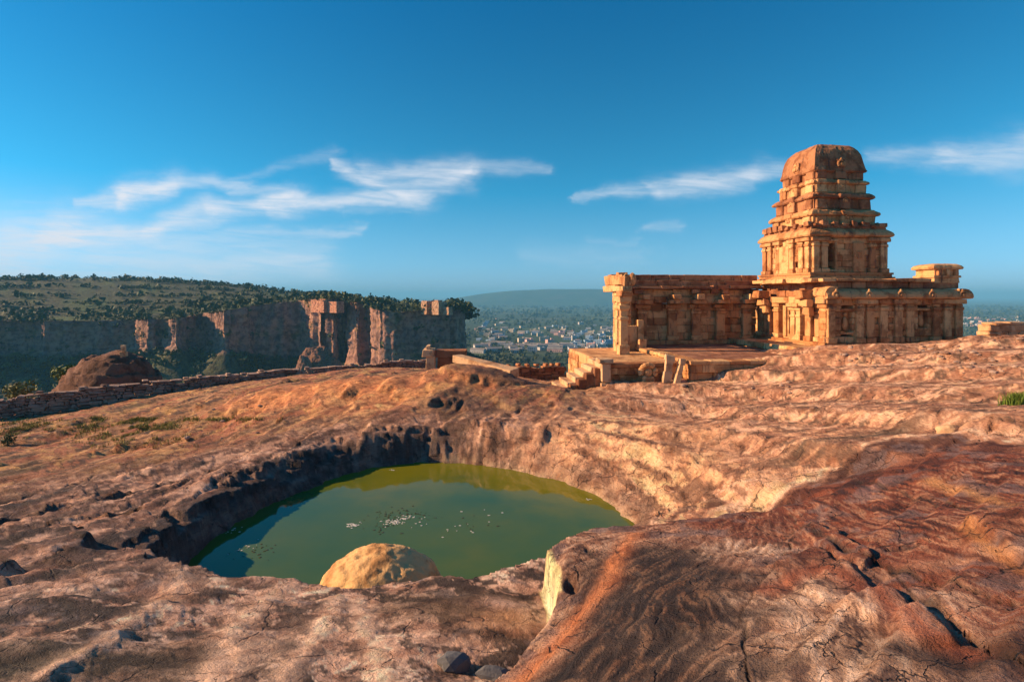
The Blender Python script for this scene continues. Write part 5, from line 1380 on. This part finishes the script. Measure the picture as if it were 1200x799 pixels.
# ------------------------------------------------------------------ rampart walls on the plateau's rim
def poly_pts(ctrl, step):
    out = []
    for a_, b_ in zip(ctrl[:-1], ctrl[1:]):
        n = max(1, int(math.hypot(b_[0] - a_[0], b_[1] - a_[1]) / step))
        out += [tuple(a_[k] + (b_[k] - a_[k]) * i / n for k in range(len(a_))) for i in range(n)]
    return out + [ctrl[-1]]
def rubble_wall(name, ctrl, thick, course, label, cat, merlon=None, mat=None, slen=.55):
    """ctrl: (x, y, top z); follows the ground; stones laid in rough courses"""
    root = empty(name, (ctrl[0][0], ctrl[0][1], ground_z(ctrl[0][0], ctrl[0][1])))
    tag(root, label, cat)
    off = tuple(root.location)
    cs_ = np.r_[0, np.cumsum([math.hypot(b[0] - a[0], b[1] - a[1]) for a, b in zip(ctrl[:-1], ctrl[1:])])]
    LT = cs_[-1]; q_ = np.array(ctrl)
    def at(s_): return np.array([np.interp(s_, cs_, q_[:, k]) for k in range(3)])
    sg = np.linspace(0, LT, max(8, int(LT / .5))); gg = ground_zs([at(t)[0] for t in sg], [at(t)[1] for t in sg])
    dip = fbm(sg / 1.9 + ctrl[0][0], sg * 0 + .5, octv=3) * .16 - .30 * np.clip(fbm(sg / 4.0 + 3, sg * 0 + 2.5, octv=2) - .25, 0, .6)
    def frame(s_):
        a_ = at(max(0, s_ - .3)); b_ = at(min(LT, s_ + .3)); an = math.atan2(b_[1] - a_[1], b_[0] - a_[0]); c = at(s_)
        return c, Matrix.Translation((c[0], c[1], 0)) @ Matrix.Rotation(an, 4, 'Z') @ Matrix.Translation((-c[0], -c[1], 0))
    mb = MB(); cp_ = MB(); ml = []
    depth = 0.0
    for k_ in range(40):
        ch_ = course * random.uniform(.7, 1.35); s0 = -random.uniform(0, slen)
        anyb = False
        while s0 < LT:
            l_ = slen * random.choice((.5, .7, 1, 1.2, 1.6)) * random.uniform(.85, 1.15); sm = min(max(s0 + l_ / 2, 0), LT)
            c, M = frame(sm); top = c[2] + float(np.interp(sm, sg, dip)); g_ = float(np.interp(sm, sg, gg)) - .35
            zb = top - depth - ch_; s0 += l_
            if zb + ch_ < g_ + .05: continue
            anyb = True
            if k_ == 0 and random.random() < .10: continue
            j = random.uniform(-.06, .06); dz = random.uniform(-.02, .02)
            mb.box((c[0] - l_ / 2 + .008, c[1] - thick / 2 + j, zb + .006 + dz), (c[0] + l_ / 2 - .008, c[1] + thick / 2 + j, zb + ch_ + dz), ch=.045, jit=.04, M=M)
        depth += ch_
        if not anyb: break
    s0 = 0.0; n_ = 0
    while s0 < LT - .2:
        l_ = slen * random.uniform(.8, 2.0); sm = min(s0 + l_ / 2, LT); c, M = frame(sm); top = c[2] + float(np.interp(sm, sg, dip)) + .01
        if random.random() < .8: cp_.box((c[0] - l_ / 2, c[1] - thick / 2 - .05, top), (c[0] + l_ / 2 - .01, c[1] + thick / 2 + .05, top + random.uniform(.06, .13)), ch=.04, jit=.04, M=M, tone=random.uniform(.5, 1))
        s0 += l_
        if merlon and n_ % merlon[0] == 0 and (merlon[0] == 1 or random.random() < .5): ml.append((c, top + .02, M))
        n_ += 1
    mb.build("wall_body", mat or m_rub, root, off); cp_.build("coping", mat or m_rub, root, off)
    for (c, top, M) in ml:
        k = MB(); k.box((c[0] - merlon[1] / 2, c[1] - thick * .35, top + .112), (c[0] + merlon[1] / 2, c[1] + thick * .35, top + .112 + merlon[2] * random.uniform(.8, 1.1)), ch=.05, jit=.03, M=M, tone=random.uniform(.5, 1)); k.build("merlon", mat or m_rub, root, off)
    return root
rubble_wall("rampart_wall", [P(-150, 484, 31.5), P(-60, 474, 33.5), P(0, 468, 35), P(75, 460, 36.5), P(150, 452, 38), P(240, 443, 41), P(330, 435, 44), P(420, 428, 46.5), P(502, 422, 48.5)], .6, .2,
    "long grey rubble rampart wall running along the left rim of the rock", "rampart", merlon=(2, .34, .10), slen=.42)
rubble_wall("parapet_wall", [P(572, 433, 40), P(600, 431, 41), P(656, 430, 43)], .6, .3, "short brown parapet wall with small teeth below the stone steps", "parapet", merlon=(1, .26, .18), mat=m_st2)
rubble_wall("field_wall", [P(1158, 381, 31), P(1190, 380, 31.5), P(1290, 379, 32)], .7, .3, "low tan stone wall at the far right edge of the rock", "wall", mat=m_blk, slen=.8)
# broken gate pier at the end of the rampart
q = P(508, 410, 44); zb = ground_z(q[0], q[1]) - .3
gp = empty("gate_ruin", (q[0], q[1], zb)); tag(gp, "small broken gateway of sunlit stone blocks ending the left rampart", "gateway")
o_ = tuple(gp.location)
k = MB(); k.box((q[0] - .5, q[1] - .5, zb), (q[0] + .1, q[1] + .4, q[2] - .5), jit=.05, tone=.9); k.box((q[0] - .75, q[1] - .55, q[2] - .497), (q[0] + .05, q[1] + .5, q[2] + .05), jit=.07, tone=1); k.box((q[0] - .5, q[1] - .35, q[2] + .053), (q[0] - .2, q[1] + .3, q[2] + .36), jit=.07, tone=1); k.build("gate_pier", m_blk, gp, o_)
k = MB(); k.box((q[0] + .12, q[1] + .1, q[2] - .62), (q[0] + 2.5, q[1] + .9, q[2] - .02), jit=.06, tone=.1); k.box((q[0] + .3, q[1] + .2, zb), (q[0] + 2.3, q[1] + .8, q[2] - .624), jit=.05, tone=.1); k.build("lintel_block", m_st2, gp, o_)
q = P(549, 424, 34); zb = ground_z(q[0] + .4, q[1])
k = MB()
M = Matrix.Translation(q) @ Matrix.Rotation(R(-38), 4, 'Z') @ Matrix.Rotation(R(7), 4, 'Y')
k.box((-.95, -.4, -.22), (3.5, .4, .24), M=M, jit=.05, tone=.9)
k.box((-.8, -.3, -2.2), (2.4, .3, -.283), M=M, jit=.05, tone=.4)
o = k.build("stone_slab", m_blk, None, q); o.location = q; tag(o, "long pale stone slab lying on the dark ledge right of the gateway", "slab")
# ruined fort on the tip of the mesa, and the square bastion on its rim
def fort(name, label, cat, blocks, mat, rz=-38):
    x0, y0, z0 = blocks[0][0]
    root = empty(name, (x0, y0, z0)); tag(root, label, cat)
    for (nm, lo, hi) in [(b[1], b[2], b[3]) for b in blocks]:
        k = MB(); lo = np.array(lo) + np.array([x0, y0, z0]); hi = np.array(hi) + np.array([x0, y0, z0])
        courses(k, (lo[0], lo[1]), (hi[0], lo[1]), (0, -1), lo[2], hi[2], .8, .9, 1.6, .12)
        if hi[1] - lo[1] > 1.7:
            courses(k, (lo[0], hi[1]), (lo[0], lo[1] + .82), (-1, 0), lo[2], hi[2], .8, .9, 1.6, .12)
            courses(k, (hi[0], lo[1] + .82), (hi[0], hi[1]), (1, 0), lo[2], hi[2], .8, .9, 1.6, .12)
            k.box((lo[0] + .8, lo[1] + .8, lo[2]), (hi[0] - .8, hi[1], hi[2] - .6), tone=.3)
        k.build(nm, mat, root, (x0, y0, z0))
    root.rotation_euler = (0, 0, R(rz))
m_fort = stone_mat("fort_stone", (.50, .28, .17), (.60, .38, .24), (.2, .13, .1), .4, .3)
q = P(505, 362, 300)
fort("hilltop_fort", "small ruined fort of pale stone on the tip of the mesa", "fort", [(q, "bastion", (-7.5, 0, -3), (-3.2, 6, 4.2)), (q, "curtain_wall", (-3.1, 2.5, -3), (1.0, 7, 2.6)), (q, "bastion", (1.1, -.5, -3), (6.2, 6, 3.8)), (q, "gate_tower", (-2.2, 4.6, 2.65), (.6, 8, 4.6)), (q, "low_wall", (6.3, 2, -3), (11, 5, 1.0))], m_fort)
q = P(374, 362, 322)
fort("cliff_bastion", "square reddish bastion wall standing on the cliff rim", "bastion", [(q, "wall", (-6.5, -1, -2), (6, 9, 5.0)), (q, "parapet", (-6, 1, 5.05), (5.2, 8, 5.6)), (q, "low_wall", (6.2, 1, -2), (15, 6, 4.2))], stone_mat("red_fort_stone", (.55, .24, .15), (.62, .32, .2), (.3, .14, .1), .3, .3))

# ------------------------------------------------------------------ boulders
m_bld = stone_mat("red_brown_rock", (.20, .10, .065), (.34, .18, .11), (.08, .05, .045), .6, .25)
q = P(131, 440, 46)
k = MB(); c = (q[0], q[1], q[2] - 3.2)
k.blob(c, (4.5, 3.2, 5.2), 6, .10, 1.0, tone=.0, seed=2.4, strat=.035, facet=.012)
o = k.build("layered_boulder", m_bld, None, c, smooth=True); o.location = c
tag(o, "big layered brown boulder humped up behind the long rampart", "boulder")
q2 = P(145, 412, 45.5)
k = MB(); k.box((q2[0] - .22, q2[1] - .2, q2[2] - .5), (q2[0] + .25, q2[1] + .2, q2[2] + .02), jit=.06, tone=.2); k.box((q2[0] - .15, q2[1] - .14, q2[2] + .023), (q2[0] + .1, q2[1] + .14, q2[2] + .5), jit=.05, tone=1)
o = k.build("stone_cairn", m_blk, None, (q2[0], q2[1], q2[2] - .5)); o.location = (q2[0], q2[1], q2[2] - .5)
tag(o, "little upright stone perched on top of the big layered boulder", "cairn")
m_gold = stone_mat("golden_rock", (.70, .42, .17), (.76, .48, .22), (.50, .27, .10), .30, .07)
k = MB(); oc = P(374, 460, 300); k.blob(oc, (14, 9, 25), 6, .22, 1.6, tone=.2, seed=12.4, facet=.06)
o = k.build("rock_outcrop", m_bld, None, oc, smooth=True); o.location = oc; tag(o, "humped rock outcrop leaning against the foot of the mesa cliff", "rock outcrop")
k = MB(); oc = P(356, 456, 292); k.blob(oc, (5.5, 5, 18), 5, .2, 1.6, tone=.4, seed=2.4, facet=.06)
o = k.build("rock_outcrop", m_bld, None, oc, smooth=True); o.location = oc; tag(o, "lower rock outcrop left of the humped one under the mesa cliff", "rock outcrop")
# tide mark of the pond on the boulder
nt = NT(m_gold.node_tree); bs = nt.n['Principled BSDF']; src = bs.inputs['Base Color'].links[0].from_socket
gz2 = nt.sep(nt.node('ShaderNodeNewGeometry').outputs['Position'])[2]
gn = nt.noise(nt.node('ShaderNodeNewGeometry').outputs['Position'], 3.0, 5, .65)
low = nt.smooth(nt.math('MULTIPLY_ADD', gn, -.22, gz2), WATER + .02, WATER + .16)
nt.l.new(nt.mix(low, nt.mix(1.0, src, (.42, .36, .26, 1), 'MULTIPLY'), src), bs.inputs['Base Color'])
g0 = P(446, 650, 10.9)
k = MB(); c = (g0[0] + .02, 10.9, WATER - .05)
k.blob(c, (1.34, .95, 1.24), 6, .14, 1.3, tone=.6, seed=5.1, facet=.028)
o = k.build("golden_boulder", m_gold, None, c, smooth=True); o.location = c
tag(o, "golden sunlit boulder rising from the green pond water", "boulder")
m_grey = stone_mat("dark_grey_stone", (.10, .10, .105), (.14, .14, .14), (.06, .06, .06), .4, .03)
for (px, py, d, s_, lab, tl) in ((531, 776, 6.05, (.155, .12, .11), "squarish dark grey stone at the bottom edge of the rock, left of its twin", 12), (577, 781, 5.95, (.16, .1, .07), "flatter dark grey stone right of the squarish one at the bottom edge", -10)):
    q = P(px, py, d); z = ground_z(q[0], q[1])
    M = Matrix.Translation((q[0], q[1], z + s_[2] * .6)) @ Matrix.Rotation(R(25 + tl), 4, 'Z') @ Matrix.Rotation(R(tl), 4, 'X')
    k = MB(); k.blob((q[0], q[1], z + s_[2] * .35), (s_[0] * 1.15, s_[1] * 1.1, s_[2] * 1.1), 2, .7, 1.3, seed=px * .37, tone=.6, rz=R(tl))
    o = k.build("grey_stone", m_grey, None, (q[0], q[1], z)); o.location = (q[0], q[1], z); tag(o, lab, "stone")
# loose stones on the right upland
protos = []
for i in range(6):
    k = MB(); k.blob((0, 0, 0), (1, random.uniform(.6, .9), random.uniform(.45, .7)), 2, .5, 1.6, seed=i * 3.1, tone=random.random())
    protos.append(k.build("loose_stone", m_rub, None))
r4 = random.Random(21); spots = []
for i in range(90):
    t = r4.random()
    if t < .45: px, py, d = r4.uniform(985, 1110), r4.uniform(407, 432), 0
    elif t < .75: px, py, d = r4.uniform(1120, 1200), r4.uniform(398, 440), 0
    elif t < .9: px, py, d = r4.uniform(800, 960), r4.uniform(430, 480), 0
    else: px, py, d = r4.uniform(60, 330), r4.uniform(470, 520), 0
    spots.append((px, py))
dd = np.linspace(8, 40, 500)
for i, (px, py) in enumerate(spots):
    xs = (px - 600) / F * dd; zs = ground_zs(xs, dd); ray = -(py - HY) / F * dd
    j = int(np.argmax(ray < zs)); x, y = xs[j], dd[j]
    o = protos[i] if i < 6 else bpy.data.objects.new("loose_stone", protos[i % 6].data)
    if i >= 6: C.objects.link(o)
    s_ = r4.uniform(.05, .13) * (1.5 if i % 11 == 0 else 1)
    o.location = (x, y, zs[j] + s_ * .15); o.scale = (s_, s_, s_); o.rotation_euler = (0, 0, r4.uniform(0, 6))
    tag(o, "small loose rubble stone lying on the bare rock", "stone", "loose rubble stones on the bare rock")
# pale stone ringed by a groove
q = P(1113, 522, 12.2); z = ground_z(q[0], q[1]); k = MB(); k.blob((q[0], q[1], z), (.26, .2, .15), 4, .3, 1.4, seed=9, tone=.9)
o = k.build("pale_knob_stone", m_blk, None, (q[0], q[1], z), smooth=True); o.location = (q[0], q[1], z); tag(o, "rounded pale knob of stone on the red crust at the right", "stone")
for (px, py, d, r_s, lab) in ((830, 590, 0, .0, ""),): pass

# ------------------------------------------------------------------ plants
def bush(name, px, py, d, r, label, cat, cols, nq=260, hgt=None, z=None):
    q = P(px, py, d); zb = ground_z(q[0], q[1]) if z is None else z
    root = empty(name, (q[0], q[1], zb)); tag(root, label, cat)
    rs = np.random.RandomState(int(px))
    n = 7; cen = rs.normal(scale=(r * .4, r * .4, r * .25), size=(n, 3)) + (0, 0, r * .8)
    me = foliage_mesh("foliage", cen, rs.uniform(.45, .7, n) * r, nq // n * 2, .16, flat=.9, seed=int(px), cols=cols)
    link("foliage", me, root, [m_leaf])
    k = MB()
    for i in range(4): k.tube([(0, 0, -.2), (rs.normal() * .1 * r, rs.normal() * .1 * r, .4 * r), tuple(cen[i] * .8)], [.05 * r, .035 * r, .015 * r], 6)
    k.build("stem", m_bark, root)
G1 = ((.06, .10, .02), (.16, .20, .04)); G2 = ((.03, .05, .015), (.07, .09, .03))
q = P(22, 462, 40); bush("yellow_green_shrub", 22, 470, 40, .95, "yellow green shrub behind the rampart near the left edge", "shrub", ((.10, .12, .03), (.22, .20, .06)), z=q[2] - .6)
q = P(79, 432, 46); bush("green_bush", 80, 440, 47.5, 1.0, "fresh green bush growing at the left foot of the layered boulder", "bush", G1, z=q[2] - 1.4)
bush("dark_shrub", 9, 510, 25, .28, "low dark shrub on the rock at the left edge", "shrub", G2)
q = P(1192, 466, 13.2)
def tuft(name, x, y, n, h, spread, label, cat, cols, seed, kind=None):
    rs = np.random.RandomState(seed)
    bx = np.clip(rs.normal(size=n), -1.7, 1.7) * spread; by = np.clip(rs.normal(size=n), -1.7, 1.7) * spread; zb = ground_zs(x + bx, y + by)
    hh = h * rs.uniform(.5, 1.1, n); an = rs.uniform(0, 6.28, n); ln = rs.uniform(.1, .55, n); wd = h * .035
    dx_, dy_ = np.cos(an), np.sin(an)
    v = []
    for (t, wf) in ((0, 1), (.5, .8), (1, .12)):
        cx_ = x + bx + dx_ * ln * hh * t ** 2; cy_ = y + by + dy_ * ln * hh * t ** 2; cz = zb - .01 + hh * t * (1 - .25 * ln * t)
        for sg in (-1, 1): v.append(np.c_[cx_ - sg * dy_ * wd * wf, cy_ + sg * dx_ * wd * wf, cz])
    v = np.stack(v, 1).reshape(-1, 3)
    b_ = np.arange(n)[:, None] * 6
    f = np.concatenate([b_ + np.array([0, 1, 3, 2]), b_ + np.array([2, 3, 5, 4])])
    zc = ground_z(x, y); me = mesh_np(name, v - np.array([x, y, zc]), f, smooth=False)
    c = rs.uniform(0, 1, (n, 1)); cc_ = np.array(cols[0]) * (1 - c) + np.array(cols[1]) * c
    color_attr(me, "leaf", np.repeat(cc_, 6, 0))
    o = link(name, me, None, [m_leaf]); o.location = (x, y, zc)
    return tag(o, label, cat, kind=kind)
def hit(px, py):
    xs = (px - 600) / F * dd; zs = ground_zs(xs, dd); j = int(np.argmax(-(py - HY) / F * dd < zs)); return xs[j], dd[j]
x, y = hit(1193, 474)
tuft("grass_tuft", x, y, 420, .34, .15, "bright green grass tuft on the rock at the right edge", "grass tuft", ((.06, .12, .015), (.17, .22, .03)), 5)
# sparse dry grass of the left slope: one cover
rs = np.random.RandomState(9); vs = []; fs = []; cs_ = []; nb = 0
pts = []
for i in range(1500):
    t = rs.rand()
    if t < .6: px, py = rs.normal(150, 40), rs.normal(503, 9)
    elif t < .8: px, py = rs.uniform(0, 60), rs.normal(503, 6)
    else: px, py = rs.uniform(100, 330), rs.normal(485, 10)
    pts.append((px, np.clip(py, 492, 525), rs.rand()))
dv_ = np.array([30.0]); 
dd2 = np.linspace(15, 36, 160)
XS = (np.array([p[0] for p in pts])[:, None] - 600) / F * dd2[None]; YS = np.repeat(dd2[None], len(pts), 0)
ZS = ground_zs(XS.ravel(), YS.ravel()).reshape(XS.shape); RY = -(np.array([p[1] for p in pts])[:, None] - HY) / F * dd2[None]
J = np.argmax(RY < ZS, 1); bx = XS[np.arange(len(pts)), J]; by = dd2[J]
bx = np.repeat(bx, 9) + rs.normal(scale=.09, size=9 * len(pts)); by = np.repeat(by, 9) + rs.normal(scale=.12, size=9 * len(pts))
keep = fbm(bx * .8, by * .5, octv=3) > -.05; bx, by = bx[keep], by[keep]
zb = ground_zs(bx, by); n = len(bx); hh = rs.uniform(.05, .16, n); an = rs.uniform(0, 6.28, n); wd = .014
v = np.stack([np.c_[bx - np.sin(an) * wd, by + np.cos(an) * wd, zb - .01], np.c_[bx + np.sin(an) * wd, by - np.cos(an) * wd, zb - .01], np.c_[bx + np.cos(an) * hh * .4, by + np.sin(an) * hh * .4, zb + hh]], 1).reshape(-1, 3)
me = mesh_np("dry_grass", v, np.arange(3 * n).reshape(-1, 3), smooth=False)
c = rs.uniform(0, 1, (n, 1)); color_attr(me, "leaf", np.repeat(np.array([[.13, .15, .025]]) * (1 - c) + np.array([[.34, .27, .06]]) * c, 3, 0))
tag(link("dry_grass", me, None, [m_leaf]), "thin yellow green grass on the left slope of the rock", "grass", kind="stuff")

# ------------------------------------------------------------------ scum and twigs afloat on the pond
m_scum = flat_mat("pale_scum", (.62, .62, .58)); m_scum2 = flat_mat("dark_scum", (.05, .055, .04))
rs = np.random.RandomState(4)
def floaters(name, label, cat, spots, mat, kind="stuff"):
    v = []; f = []
    for (px, py, r, n_) in spots:
        c = W(px, py)
        for i in range(n_):
            x = c[0] + rs.normal() * r; y = c[1] + rs.normal() * r * .8; s_ = rs.uniform(.01, .045); b0 = len(v); m = 6
            ph = rs.uniform(0, 6); st = rs.uniform(.5, 1)
            for q_ in range(m):
                a_ = q_ / m * 6.283; s2 = s_ * rs.uniform(.6, 1.2); v.append((x + math.cos(a_ + ph) * s2, y + math.sin(a_ + ph) * s2 * st, WATER + .004))
            v.append((x, y, WATER + .016)); f += [(b0 + q_, b0 + (q_ + 1) % m, b0 + m) for q_ in range(m)]
    me = mesh_np(name, np.array(v), np.array(f)); o = link(name, me, None, [mat]); return tag(o, label, cat, kind=kind)
floaters("floating_scum", "pale scum and foam flecks drifting on the green pond", "scum", [(414, 615, .09, 40), (462, 612, .13, 50), (476, 606, .12, 30), (490, 613, .25, 8), (560, 608, .5, 4), (290, 640, .2, 10), (270, 622, .1, 8), (460, 551, .06, 6), (690, 585, .05, 8), (530, 620, .5, 10)], m_scum)
floaters("floating_debris", "dark leaf litter floating among the scum on the pond", "debris", [(462, 602, .3, 50), (490, 605, .3, 25), (300, 645, .3, 25), (560, 610, .4, 10), (450, 617, .3, 25)], m_scum2)
